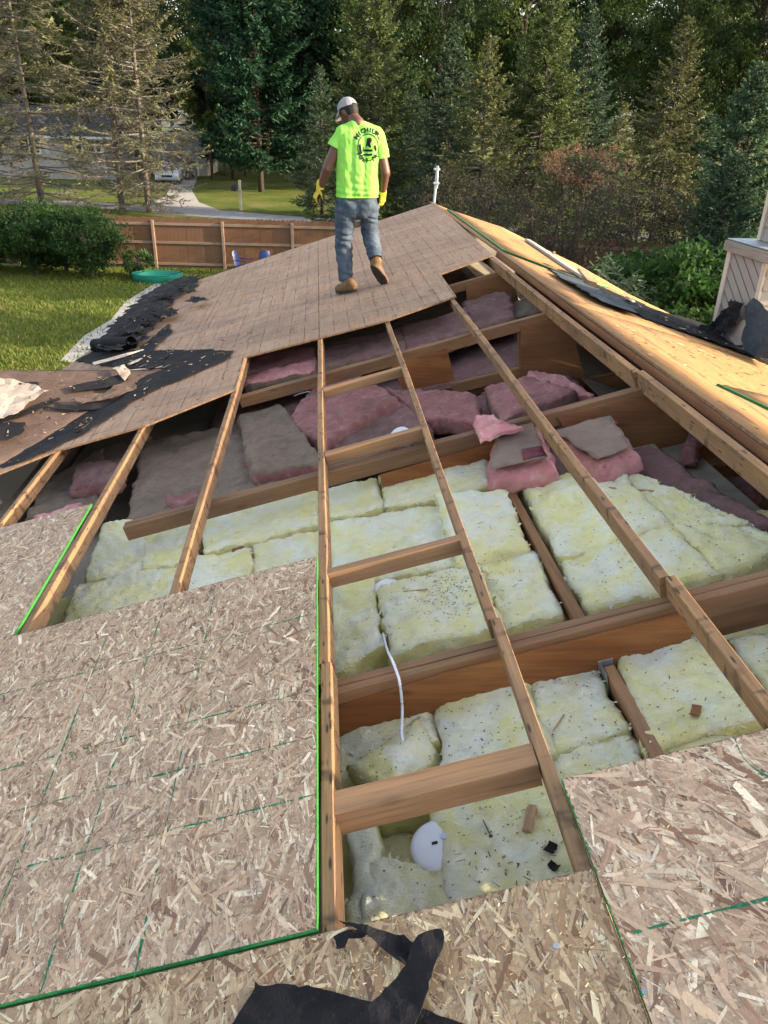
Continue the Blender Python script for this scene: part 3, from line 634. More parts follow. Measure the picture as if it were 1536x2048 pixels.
Y = [
 ('upright shaggy yellow batt at the left end of the back row', [(205, 1043), (308, 1030), (285, 1140), (165, 1158)], -.27, .16),
 ('short yellow batt with a clean cut front, under the third purlin from the left', [(285, 1062), (392, 1033), (392, 1112), (280, 1140)], -.27, .12),
 ('long yellow batt left of the centre purlin in the back row', [(400, 1036), (632, 972), (636, 1040), (404, 1105)], -.27, .15),
 ('small pillow-shaped yellow batt right of the centre purlin in the back row', [(652, 970), (752, 953), (764, 1010), (655, 1032)], -.26, .14),
 ('yellow back-row batt that ends at the pink kraft-faced batt', [(758, 950), (972, 902), (985, 968), (766, 1010)], -.26, .14),
 ('long yellow batt at the left of the middle row, partly under strand board', [(150, 1164), (372, 1122), (372, 1215), (110, 1262)], -.29, .14),
 ('yellow batt left of the split in the middle row', [(385, 1112), (502, 1088), (502, 1175), (360, 1205)], -.28, .13),
 ('yellow batt between the split and the centre purlin', [(506, 1086), (636, 1052), (640, 1150), (506, 1175)], -.28, .13),
 ('large yellow batt under the second block, with a notched front edge', [(654, 1040), (884, 1008), (935, 1128), (656, 1172)], -.27, .14),
 ('puffy yellow batt with a raised back corner, left of the joist strip', [(872, 995), (1012, 985), (1054, 1094), (912, 1130)], -.24, .15),
 ('small yellow batt boxed in by the centre purlin and the white wire', [(657, 1160), (742, 1152), (766, 1283), (660, 1338)], -.26, .15),
 ('yellow batt sprinkled with dark debris, above the white wire', [(757, 1170), (955, 1118), (1002, 1240), (778, 1305)], -.25, .14),
 ('yellow batt between the nail-scarred purlin and the joist strip', [(945, 1115), (1074, 1093), (1124, 1219), (1000, 1250)], -.27, .13),
 ('thick yellow batt with a sharp yellow side, right of the joist strip', [(1034, 956), (1225, 918), (1345, 1042), (1118, 1110)], -.25, .16),
 ('wide pale batt in front of the thick one, touching the nearest truss', [(1110, 1112), (1345, 1046), (1440, 1140), (1174, 1212)], -.27, .14),
 ('pale batt at the right edge between the last purlin and the nearest truss', [(1345, 1046), (1490, 1040), (1600, 1092), (1440, 1142)], -.27, .14),
 ('pale batt running back to the ridge, dark pink batts behind it', [(1222, 920), (1385, 992), (1500, 1048), (1345, 1050)], -.27, .14),
 ('yellow batt with a folded front corner, in the bay before the nearest truss', [(666, 1392), (855, 1358), (872, 1478), (668, 1540)], -.27, .14),
 ('slumped yellow scrap where the white wire dips in', [(690, 1525), (838, 1428), (874, 1500), (768, 1582)], -.25, .12),
 ('yellow batt dotted with dirt behind the broad block', [(866, 1383), (1055, 1345), (1106, 1500), (880, 1532)], -.25, .16),
 ('yellow batt between the nail-scarred purlin and the hanger joist', [(1046, 1350), (1184, 1328), (1252, 1454), (1094, 1500)], -.26, .15),
 ('small yellow batt just above the right-hand strand board', [(1100, 1500), (1256, 1457), (1300, 1532), (1130, 1580)], -.28, .14),
 ('biggest yellow batt, right of the hanger joist, with a dead leaf on it', [(1226, 1282), (1425, 1258), (1560, 1418), (1290, 1490)], -.24, .17),
 ('low yellow batt peeking over the right-hand strand board', [(1312, 1482), (1580, 1440), (1620, 1500), (1318, 1545)], -.29, .12),
 ('narrow yellow batt standing along the centre purlin below the broad block', [(692, 1640), (742, 1628), (790, 1870), (690, 1880)], -.27, .16),
 ('largest near batt, beside the white light fixture above the old strand board', [(862, 1612), (1095, 1540), (1210, 1775), (905, 1850)], -.27, .15),
 ('yellow batt lying in front of the white light fixture', [(728, 1702), (905, 1716), (960, 1860), (706, 1890)], -.275, .15),
 ('dirty yellow scrap under the left end of the broad block', [(760, 1560), (880, 1560), (890, 1610), (720, 1640)], -.33, .11),
 ('pale batt beyond the last purlin at the right edge', [(1452, 1272), (1600, 1262), (1640, 1400), (1545, 1400)], -.28, .14),
]
for k, (lab, q, o, th) in enumerate(Y):
    hf = None
    if k == 18: hf = lambda a, b_: 0.035*math.sin(a*3.1)*math.sin(b_*3.1)
    if k == 17: hf = lambda a, b_: -0.05*max(0, b_-0.55)*max(0, 1-a)
    if k == 9: hf = lambda a, b_: 0.04*(1-b_)
    batt(lab, q, o, th, YM, k+1, GY, jit=0.02, hfun=hf, grow=0.0)
GP = 'pink insulation batts around the far trusses'
P = [
 ('pink batt with a thick kraft front edge, left of centre behind the third truss', [(492, 712), (628, 690), (630, 742), (488, 775)], -.22, .16, (M_PINKB, M_DUST)),
 ('long dusty pink batt behind the third truss, under the edge of the old deck', [(640, 690), (800, 655), (810, 700), (642, 728)], -.22, .14, (M_MAUVE, M_DUST)),
 ('mauve pink batt behind the third truss, right of the second purlin', [(800, 655), (930, 612), (950, 655), (812, 702)], -.23, .14, (M_MAUVE, M_PINK)),
 ('mauve pink batt nearest the notch in the old deck', [(925, 600), (1015, 580), (1030, 632), (945, 655)], -.25, .14, (M_MAUVE, M_DUST)),
 ('thick brown dusty batt with a pink cut side, left of the centre purlin', [(474, 832), (560, 806), (650, 925), (502, 945)], -.235, .17, (M_DUST, M_PINK)),
 ('peaked pink batt under the third block', [(570, 842), (690, 730), (795, 795), (645, 885)], -.27, .16, (M_PINK, M_PINK)),
 ('brownish pink batt sliding under the fourth block', [(652, 885), (800, 800), (862, 855), (705, 905)], -.33, .12, (M_MAUVE, M_DUST)),
 ('flat rosy batt in the middle of the second bay', [(770, 772), (948, 782), (960, 835), (838, 838)], -.36, .12, (M_PINK, M_PINK)),
 ('pink batt leaning on the upright stud', [(970, 772), (1060, 752), (1150, 775), (1000, 840)], -.36, .14, (M_PINK, M_MAUVE)),
 ('bright pink batt standing on end near the ridge', [(1060, 735), (1130, 750), (1190, 790), (1050, 785)], -.42, .2, (M_PINKB, M_PINK)),
 ('wide flat brown batt in the left bay, under two purlins', [(285, 880), (480, 845), (520, 985), (250, 1045)], -.31, .14, (M_DUST, M_DUST)),
 ('brown batt in front of the second truss at centre', [(505, 955), (690, 905), (830, 880), (520, 990)], -.32, .12, (M_DUST, M_PINK)),
 ('pale rolled scrap between the two left purlins', [(150, 925), (245, 915), (232, 962), (140, 972)], -.2, .1, (M_MAUVE, M_PINK)),
 ('ragged brown scrap under the leftmost purlin', [(95, 955), (205, 895), (200, 1010), (50, 1040)], -.31, .14, (M_DUST, M_MAUVE)),
 ('torn bright pink scrap resting on the far-left strand board', [(66, 1028), (150, 1003), (152, 1022), (62, 1048)], -.08, .06, (M_PINKB, M_PINKB)),
 ('little pink tuft in front of the brown batt', [(330, 985), (395, 980), (392, 1002), (330, 1008)], -.285, .06, (M_PINK, M_PINK)),
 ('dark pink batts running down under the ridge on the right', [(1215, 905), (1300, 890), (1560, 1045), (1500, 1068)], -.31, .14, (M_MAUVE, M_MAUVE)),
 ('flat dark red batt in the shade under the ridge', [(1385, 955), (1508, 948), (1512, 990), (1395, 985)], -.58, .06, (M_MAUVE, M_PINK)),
 ('dull yellow scrap at the right edge under the ridge', [(1472, 1020), (1580, 1012), (1590, 1060), (1490, 1052)], -.36, .08, (M_YELS, M_YELS)),
 ('dusty scraps of batt in the far left corner of the left bay', [(180, 900), (300, 868), (290, 905), (190, 930)], -.33, .1, (M_DUST, M_MAUVE)),
 ('pink batt lying deep in the bay right of the stud', [(980, 660), (1050, 640), (1060, 690), (960, 720)], -.62, .12, (M_PINK, M_PINK)),
 ('mauve batt lying under the notch beside the plywood plate', [(1008, 606), (1085, 592), (1092, 616), (1012, 640)], -.34, .1, (M_DUST, M_MAUVE)),
]
for k, (lab, q, o, th, mt) in enumerate(P):
    hf = (lambda a, b_: 0.05*math.sin(a*3.1)*(1-b_)) if k == 5 else None
    if k == 0: hf = lambda a, b_: 0.03*(b_ > 0.72)
    batt(lab, q, o, th, mt, 60+k, GP, lump=0.03, jit=0.022, hfun=hf, res=0.026)
# dark filler of old batts lying deep between the trusses (they cover the ceiling board)
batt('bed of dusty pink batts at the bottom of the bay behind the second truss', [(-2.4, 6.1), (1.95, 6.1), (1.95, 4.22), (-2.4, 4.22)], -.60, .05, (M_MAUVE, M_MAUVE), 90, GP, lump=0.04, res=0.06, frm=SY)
batt('bed of thin pale batts under the yellow ones', [(-1.9, 4.1), (1.9, 4.1), (1.9, 2.26), (-1.9, 2.26)], -.42, .04, (M_YELS, M_YELS), 91, GY, lump=0.01, res=0.06, frm=SY)
batt('bed of thin pale batts in the bay nearest the camera', [(-0.1, 2.15), (1.9, 2.15), (1.9, 0.5), (-0.1, 0.5)], -.42, .04, (M_YELS, M_YELS), 92, GY, lump=0.01, res=0.06, frm=SY)
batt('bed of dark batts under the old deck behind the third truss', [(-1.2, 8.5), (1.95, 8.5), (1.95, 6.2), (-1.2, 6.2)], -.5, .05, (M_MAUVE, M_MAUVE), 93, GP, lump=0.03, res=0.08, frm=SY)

# kraft-faced pink batts lying on the yellow ones
def kraft(label, quad, top, seed, stripe):
    t = empty('insulation_batt', label, 'insulation', FL, 'kraft-faced pink batts')
    batt(None, quad, top, 0.13, (M_PINKB, M_PINKB), seed, cat=None, name='pink_wool', M=None, parent=t, jit=0.02, bulge=0.03)
    c = [Vector(rl(u, v, top+0.012)) for u, v in quad]; cen = sum(c, Vector((0, 0)))/4
    c = [cen+(p-cen)*0.93 for p in c]
    sheet('kraft_facing', None, [(p.x, p.y) for p in c], top+0.02, 0.003, (M_KRAFT,), grid=0.03, step=0.03, jit=0.012, seed=seed, amp=0.02, sc=7, parent=t)
    if stripe:
        a = [c[2].lerp(c[3], f).lerp(c[1].lerp(c[0], f), g) for f, g in ((0.02, 0.03), (0.42, 0.03), (0.42, 0.3), (0.02, 0.3))]
        sheet('printed_stripe', None, [(p.x, p.y) for p in a], top+0.025, 0.002, (M_KLAB,), grid=0.03, step=0.03, seed=seed, amp=0.02, sc=7, parent=t)
    return t
k1 = kraft('kraft-faced pink batt with a maroon stripe and a torn flap, lying on yellow batts', [(990, 868), (1068, 845), (1102, 922), (978, 948)], -.14, 71, True)
kf = [Vector((*rl(u, v, -0.10), 0)) for u, v in ((948, 862), (966, 842), (1020, 856), (1050, 868), (1000, 880), (965, 905))]
sheet('torn_flap', None, [(p.x, p.y) for p in kf], -0.08, 0.02, (M_PINKB,), grid=0.025, step=0.025, jit=0.012, seed=5, amp=0.06, sc=9, parent=k1)
kraft('kraft-faced pink batt lying behind the ridge-side purlin', [(1100, 868), (1222, 832), (1268, 900), (1195, 928)], -.16, 72, False)
batt('grey scrap of batt wedged between the two kraft-faced batts', [(1078, 900), (1120, 890), (1150, 930), (1100, 945)], -.22, .06, (M_MAUVE, M_DUST), 73, jit=0.02)
V = at_y(1378, 895, 4.5)
batt('narrow pink strip of batt hanging in the dark under the ridge', [(1385, 850), (1408, 850), (1392, 915), (1355, 920)], -.42, .05, (M_PINK, M_PINK), 74, jit=0.01)

# ------------------------------------------------------------------ ceiling fixtures and wiring
def disc(name, label, px, o, r, tilt=(0, 0)):
    s, y = rl(*px, o); t = empty(name, label, 'light fixture', FL @ T(s, y, o) @ Matrix.Rotation(tilt[0], 4, 'X') @ Matrix.Rotation(tilt[1], 4, 'Y'))
    V = []; Fc = []; prof = [(0.0, 0.012), (r*0.5, 0.0115), (r*0.82, 0.009), (r*0.97, 0.004), (r, -0.004), (r, -0.06), (0, -0.06)]; n = 40
    b = MB()
    for i, (q, z) in enumerate(prof):
        for k in range(n): V.append((q*math.cos(2*math.pi*k/n), q*math.sin(2*math.pi*k/n), z))
    for i in range(len(prof)-1):
        for k in range(n): Fc.append([i*n+k, i*n+(k+1) % n, (i+1)*n+(k+1) % n, (i+1)*n+k])
    b.add(V, Fc); b.build('housing', M_WHITE, t, smooth=True)
    b = MB(); b.tube([(0.03, 0.015, 0.010), (0.03, 0.015, 0.016)], 0.012, 10); b.build('knockout', M_STEEL, t)
    b = MB(); b.box(-0.012, 0.006, -0.004, 0.004, 0.011, 0.0155, ch=0.001); b.build('slot', M_CHIPD, t)
    return t
disc('light_fixture', 'round white light fixture half buried in the nearest yellow batts', (873, 1690), -0.285, 0.082, (0.12, 0.0))
disc('light_fixture', 'pale round fixture under the corner of the debris-sprinkled yellow batt', (775, 1178), -0.30, 0.075, (0.1, 0.1))
disc('light_fixture', 'pale round fixture among the pink batts behind the second truss', (800, 872), -0.26, 0.075, (0.5, -0.2))
b = MB(); P3 = [Vector(q) for q in ((.188, 2.70, -.27), (.192, 2.64, -.25), (.205, 2.50, -.20), (.225, 2.33, -.105), (.235, 2.27, -.080), (.245, 2.20, -.078), (.25, 2.156, -.083), (.246, 2.140, -.12), (.235, 2.136, -.185), (.226, 2.11, -.212), (.219, 2.06, -.212), (.214, 2.02, -.218), (.213, 2.0, -.245), (.213, 1.99, -.29))]
def smoothline(P, n=6):
    out = []
    for i in range(len(P)-1):
        p0, p1, p2, p3 = P[max(0, i-1)], P[i], P[i+1], P[min(len(P)-1, i+2)]
        for k in range(n):
            t = k/n; out.append(0.5*((2*p1)+(p2-p0)*t+(2*p0-5*p1+4*p2-p3)*t*t+(3*p1-p0-3*p2+p3)*t**3))
    return out+[P[-1]]
b.tube(smoothline(P3), 0.0052, 8); tag(b.build('electric_cable', M_WHITE, M=FL, smooth=True), 'white cable coming over the nearest truss and dipping into a yellow batt', 'cable')
t = empty('junction_box', 'small cyan plastic box fixed below the third truss', 'electrical box', FL @ T(*rl(624, 800, -0.3), -0.3))
b = MB(); b.box(-0.035, 0.035, -0.03, 0.03, -0.04, 0.05, ch=0.004); b.build('box', M_CYAN, t)
b = MB(); b.box(-0.028, 0.028, -0.0325, -0.029, -0.03, 0.04, ch=0.001); b.build('cover', M_BLUE, t)
b = MB(); b.tube(smoothline([Vector((*rl(u, v, o), o)) for u, v, o in ((588, 792, -.28), (605, 786, -.24), (620, 784, -.24), (626, 795, -.27))]), 0.004, 6)
tag(b.build('electric_cable', M_WHITE, M=FL, smooth=True), 'short white cable into the cyan box', 'cable')

# ------------------------------------------------------------------ felt, wing roof, scraps
wing = empty('wing_roof', 'low side roof with torn brown underlayment meeting the old deck in a valley', 'roof', FW)
fw = lambda u, v, o=0.0: onframe(FW, u, v, o)
poly = [(-9, 0.0), fw(330, 743), fw(250, 800), fw(120, 876), fw(0, 940), fw(-150, 1010), (-9, -3.2)]
sheet('underlayment', None, poly, 0.0, 0.03, (M_BROWN, M_EDGE), grid=0.14, step=0.1, seed=3, amp=0.02, sc=2.2, parent=wing)
b = MB(); b.add([(-9, 0.012, -0.01), (-1.45, 0.012, -0.01), (-2.6, 2.6, -1.7), (-9, 2.6, -1.7)], [[0, 1, 2, 3]]); b.build('back_slope', M_BROWN, wing)
b = MB(); b.box(-8.8, -2.6, 1.5, 1.6, -2.9, -1.25); b.build('wall', M_SIDING, wing)
def felt(label, pts, o, fr, Fm, seed, amp=0.02, sc=4, jit=0.02, mat=M_FELT, cat='roofing felt', group=None, name='felt_piece', grid=0.06, hf=None, thick=0.003):
    return sheet(name, Fm, [fr(u, v, o) for u, v in pts], o, thick, (mat,), label, cat, group, grid=grid, step=grid*0.7, jit=jit, seed=seed, amp=amp, sc=sc, hf=hf, smooth=False)
GF = 'torn black roofing felt'
felt('tan underlayment flap folded up in the sun at the left edge of the side roof', [(-60, 755), (45, 768), (100, 790), (60, 812), (30, 838), (-60, 850)], 0.05, fw, FW, 1, 0.07, 3, mat=M_TAN, name='underlayment_flap', cat='underlayment')
felt('black gash of felt across the brown side roof', [(140, 775), (250, 748), (258, 760), (240, 772), (150, 785)], 0.035, fw, FW, 2, 0.015, group=GF)
felt('small black torn piece beside the gash on the side roof', [(40, 768), (78, 766), (80, 776), (52, 778)], 0.06, fw, FW, 3, 0.02, group=GF)
felt('ragged dark strip below the gash on the side roof', [(105, 805), (150, 815), (215, 800), (280, 765), (300, 770), (225, 812), (150, 825), (110, 820)], 0.035, fw, FW, 4, 0.02, group=GF)
felt('pinkish torn paper tongue at the right end of the gash', [(225, 742), (250, 735), (262, 752), (250, 764), (238, 752)], 0.04, fw, FW, 24, 0.05, mat=M_TAN, cat='underlayment', jit=0.01, grid=0.04)
felt('brown torn paper sheet curling over the valley felt', [(150, 800), (215, 785), (262, 768), (275, 778), (230, 800), (165, 812)], 0.045, fw, FW, 25, 0.05, mat=M_BROWN, cat='underlayment', jit=0.03, grid=0.05)
felt('thin black crease across the brown side roof', [(-20, 845), (60, 820), (118, 795), (122, 800), (64, 828), (-20, 855)], 0.03, fw, FW, 26, 0.015, group=GF, jit=0.012, grid=0.05)
felt('black scuffed patch low on the side roof', [(-30, 862), (20, 845), (52, 848), (40, 872), (-30, 890)], 0.035, fw, FW, 27, 0.02, group=GF, jit=0.05, grid=0.05)
felt('black felt lining the valley beside the side roof', [(-60, 905), (40, 880), (130, 838), (185, 805), (250, 770), (330, 738), (335, 700), (470, 702), (450, 722), (340, 768), (270, 800), (180, 862), (90, 905), (30, 928), (-60, 950)], 0.024, rl, FL, 5, 0.014, group=GF, jit=0.03)
felt('black felt hanging along the eave up to the far corner', [(182, 700), (235, 640), (298, 588), (352, 560), (398, 552), (398, 572), (362, 592), (332, 618), (312, 650), (272, 690), (240, 704)], 0.026, rl, FL, 6, 0.05, group=GF, jit=0.09, grid=0.07, sc=5)
rk = random.Random(9)
for k in range(18):
    f = rk.random(); u0 = 205+185*f+rk.gauss(0, 12)+25*rk.random(); v0 = 688-118*f+rk.gauss(0, 9)+8
    n = 7; pts = [(u0+rk.uniform(8, 26)*math.cos(6.283*i/n)*(1.5-f*0.5), v0+rk.uniform(3, 8)*math.sin(6.283*i/n)) for i in range(n)]
    felt('small torn black felt scrap in the litter along the far eave', pts, 0.05+0.03*rk.random(), rl, FL, 100+k, 0.07, sc=6, group='felt scraps along the far eave', jit=0.03, grid=0.05)
felt('black felt strip lying up the deck from the valley', [(338, 648), (346, 662), (318, 690), (296, 712), (278, 722), (272, 706), (300, 680)], 0.026, rl, FL, 7, 0.02, group=GF, jit=0.03)
felt('black felt piece between the roll and the side roof ridge', [(185, 706), (250, 702), (332, 702), (335, 738), (240, 736), (150, 722)], 0.024, rl, FL, 8, 0.02, group=GF, jit=0.03)
V = []; Fc = []
b = MB()
s0 = Vector((*rl(190, 690, 0.09), 0.09)); s1 = Vector((*rl(262, 686, 0.09), 0.09)); ax = (s1-s0).normalized(); sd_ = ax.cross(Vector((0, 0, 1))).normalized(); n = 64
for i in range(9):
    for k in range(n):
        a = 4*math.pi*k/n; r = 0.045+0.042*k/n+0.004*noise.noise((i*0.5, k*0.1, 2)); p = s0.lerp(s1, i/8)+sd_*(r*math.cos(a))+Vector((0, 0, r*math.sin(a))); V.append(p)
for i in range(8):
    for k in range(n-1): Fc.append([i*n+k, i*n+k+1, (i+1)*n+k+1, (i+1)*n+k])
b.add(V, Fc); o = b.build('felt_roll', M_FELT, M=FL, smooth=True); tag(o, 'rolled-up end of black felt lying at the eave above the lawn', 'felt roll')
# torn felt in the foreground
felt('large flat black felt piece at the bottom edge of the photo', [(511, 1964), (600, 1976), (700, 1996), (760, 2010), (930, 2050), (1010, 2110), (430, 2110), (470, 2045)], 0.016, rl, FL, 11, 0.010, group=GF, jit=0.010, grid=0.02, sc=7)
felt('long strip of black felt reaching up to the twisted flap', [(830, 1890), (852, 1872), (884, 1862), (889, 1890), (860, 1970), (828, 2060), (800, 2120), (640, 2120), (700, 2052), (770, 1985), (815, 1935)], 0.034, rl, FL, 12, 0.020, group=GF, jit=0.005, grid=0.016, sc=8)
s0, y0 = rl(680, 1846, 0.03)
felt('twisted pointed flap of black felt over the top edge of the old strand board', [(678, 1842), (720, 1854), (806, 1864), (838, 1892), (832, 1932), (790, 1915), (745, 1880), (715, 1862)], 0.05, rl, FL, 13, 0.03, group=GF, jit=0.004, grid=0.014, sc=9, hf=lambda x, y: 0.028+0.034*abs(math.sin((x-s0)*19+y*6))+0.014*noise.noise((x*26, y*26, 3)))
felt('small curled loop of black felt beside the centre purlin', [(668, 1878), (690, 1868), (735, 1860), (736, 1872), (700, 1884), (692, 1902), (676, 1904)], 0.03, rl, FL, 14, 0.02, group=GF, jit=0.005, grid=0.015, sc=14)
# right slope felt
felt('long torn band of black felt down the sunny right slope', [(1085, 528), (1140, 548), (1200, 574), (1300, 617), (1405, 650), (1485, 682), (1600, 738), (1620, 772), (1536, 728), (1414, 682), (1300, 641), (1210, 602), (1120, 556)], 0.022, rr_, FR, 15, 0.03, group=GF, jit=0.05, grid=0.05, mat=M_FELT)
felt('blue-grey felt exposed inside the torn band on the right slope', [(1100, 540), (1160, 562), (1215, 590), (1275, 618), (1270, 628), (1205, 604), (1150, 574)], 0.05, rr_, FR, 16, 0.02, group=GF, jit=0.05, grid=0.05, mat=M_FELTB)
# ------------------------------------------------------------------ ground, road, lawn
def m_ground():
    a = Mat('lawn_soil', 0.95, 0.1); co = a.coord((1, 1, 1), rand=False)
    c = a.mix(a.ramp(a.noise(co, 0.35, 5, 0.6), [(0.38, 0.0), (0.62, 1.0)]), (0.075, 0.105, 0.018), (0.135, 0.14, 0.035))
    c = a.mix(a.ramp(a.noise(co, 2.2, 5, 0.7), [(0.48, 0.0), (0.7, 0.8)]), c, (0.05, 0.085, 0.014))
    c = a.mix(a.ramp(a.noise(co, 0.18, 4, 0.6), [(0.56, 0.0), (0.7, 0.75)]), c, (0.19, 0.155, 0.075))
    a.col(c); a.bump(a.noise(co, 14, 5, 0.7), 0.9, 0.08); return a.m
M_GROUND = m_ground()
M_ROAD = m_plain('pale_asphalt', (0.23, 0.235, 0.25), 0.9, 0.2, 0.15, 2, 0.01)
M_GRAVEL = m_plain('gravel', (0.36, 0.34, 0.32), 0.95, 0.1, 0.4, 12, 0.02)
R_ = 260
o = link('ground', mesh('ground', [(-R_, -60, 0), (R_, -60, 0), (R_, 420, 0), (-R_, 420, 0)], [[0, 1, 2, 3]]), M_GROUND); tag(o, kind='structure')
def flat(name, px, z, mat):
    P = [ground(u, v) for u, v in px]
    return tag(link(name, mesh(name, [(p.x, p.y, z) for p in P], [list(range(len(P)))]), mat), kind='structure')
road = [(-60, 398), (140, 402), (300, 410), (440, 421), (560, 431), (700, 440), (860, 448), (1100, 460), (1500, 478), (1500, 486), (1100, 469), (860, 458), (700, 452), (560, 444), (430, 436), (280, 424), (140, 411), (-60, 406)]
flat('road', road, 0.012, M_ROAD)
flat('driveway', [(295, 411), (332, 392), (352, 350), (398, 349), (384, 382), (398, 405), (440, 421), (400, 419)], 0.02, M_GRAVEL)
GRAVEL_PX = [(120, 722), (168, 672), (222, 640), (250, 604), (305, 570), (325, 560), (300, 640), (230, 740)]
flat('gravel_strip', GRAVEL_PX, 0.008, M_GRAVEL)
# grass blades over the lawn one can see
def grass(name, region, n, seed, hmax):
    r = np.random.default_rng(seed); x = r.uniform(region[0], region[1], n); y = r.uniform(region[2], region[3], n)
    h = r.uniform(0.4, 1, n)*hmax; a = r.uniform(0, 6.28, n); w_ = r.uniform(0.01, 0.022, n); lx = r.normal(0, 0.4, n)*h; ly = r.normal(0, 0.4, n)*h
    Q = np.zeros((n, 4, 3)); dx = np.cos(a)*w_; dy = np.sin(a)*w_
    Q[:, 0] = np.stack([x-dx, y-dy, 0*x], 1); Q[:, 1] = np.stack([x+dx, y+dy, 0*x], 1)
    Q[:, 2] = np.stack([x+lx+dx*0.2, y+ly+dy*0.2, h], 1); Q[:, 3] = np.stack([x+lx-dx*0.2, y+ly-dy*0.2, h], 1)
    c = np.array([(0.12, 0.17, 0.024)])*r.normal(1, 0.25, (n, 1)); dry = r.random(n) < 0.22; c[dry] = np.array([0.22, 0.19, 0.07])*r.normal(1, 0.15, (dry.sum(), 1))
    gp = [(p.x, p.y) for p in (ground(u, v) for u, v in GRAVEL_PX)]; ok = np.array([not inside((x[i], y[i]), gp) or (i % 9 == 0) for i in range(n)]); Q = Q[ok]; c = c[ok]
    me = quads_mesh(name, Q, np.clip(c, 0.01, 1).astype(np.float32)); return me
def m_leaf(name, mul=(1, 1, 1), tr=0.35, rough=0.6, var=0.35):
    a = Mat(name, rough, 0.25); c = a.mix(1.0, a.attr(), mul, 'MULTIPLY')
    k = a.math('ADD', a.math('MULTIPLY', a.rnd(), var), 1-var/2); hs = a.n('ShaderNodeHueSaturation'); a.l(k, hs.inputs['Value']); a.l(c, hs.inputs['Color'])
    a.col(hs.outputs[0]); a.translucent(hs.outputs[0], tr); return a.m
M_GRASS = m_leaf('grass_blade', tr=0.4, var=0.0)
tag(link('grass', grass('grass', (-15, -2.4, 12, 28.6), 90000, 5, 0.10), M_GRASS), kind='stuff')

# ------------------------------------------------------------------ trees
def m_bark(name, c):
    a = Mat(name, 0.95, 0.1); g = a.coord((9, 9, 2)); k = a.mix(a.ramp(a.noise(g, 1, 5, 0.7), [(0.35, 0.0), (0.65, 1.0)]), tuple(q*0.45 for q in c), c)
    a.col(k); a.bump(a.noise(g, 2, 4), 0.6, 0.03); return a.m
M_BARK = m_bark('grey_bark', (0.20, 0.165, 0.135)); M_BARKD = m_bark('dark_bark', (0.09, 0.07, 0.055)); M_TWIG = m_bark('dead_twig', (0.19, 0.175, 0.16)); M_TWIGD = m_bark('dark_twig', (0.09, 0.07, 0.06))
M_NEEDLE = m_leaf('spruce_needles', tr=0.25); M_LEAF = m_leaf('leaves', tr=0.4)
def cards(P, D, Lf, Wf, r, tilt=0.6, up=None):
    """n cards starting at P along unit D, length Lf, width Wf"""
    n = len(P); rv = r.normal(0, 1, (n, 3)); rv[:, 2] *= tilt
    S_ = np.cross(D, np.array([0, 0, 1.0])+rv*tilt); S_ /= np.linalg.norm(S_, axis=1)[:, None]+1e-6
    Q = np.zeros((n, 4, 3)); e = D*Lf[:, None]; s_ = S_*Wf[:, None]/2
    Q[:, 0] = P-s_*0.6; Q[:, 1] = P+s_*0.6; Q[:, 2] = P+e+s_*r.uniform(0.2, 1.0, n)[:, None]; Q[:, 3] = P+e-s_*r.uniform(0.2, 1.0, n)[:, None]
    return Q
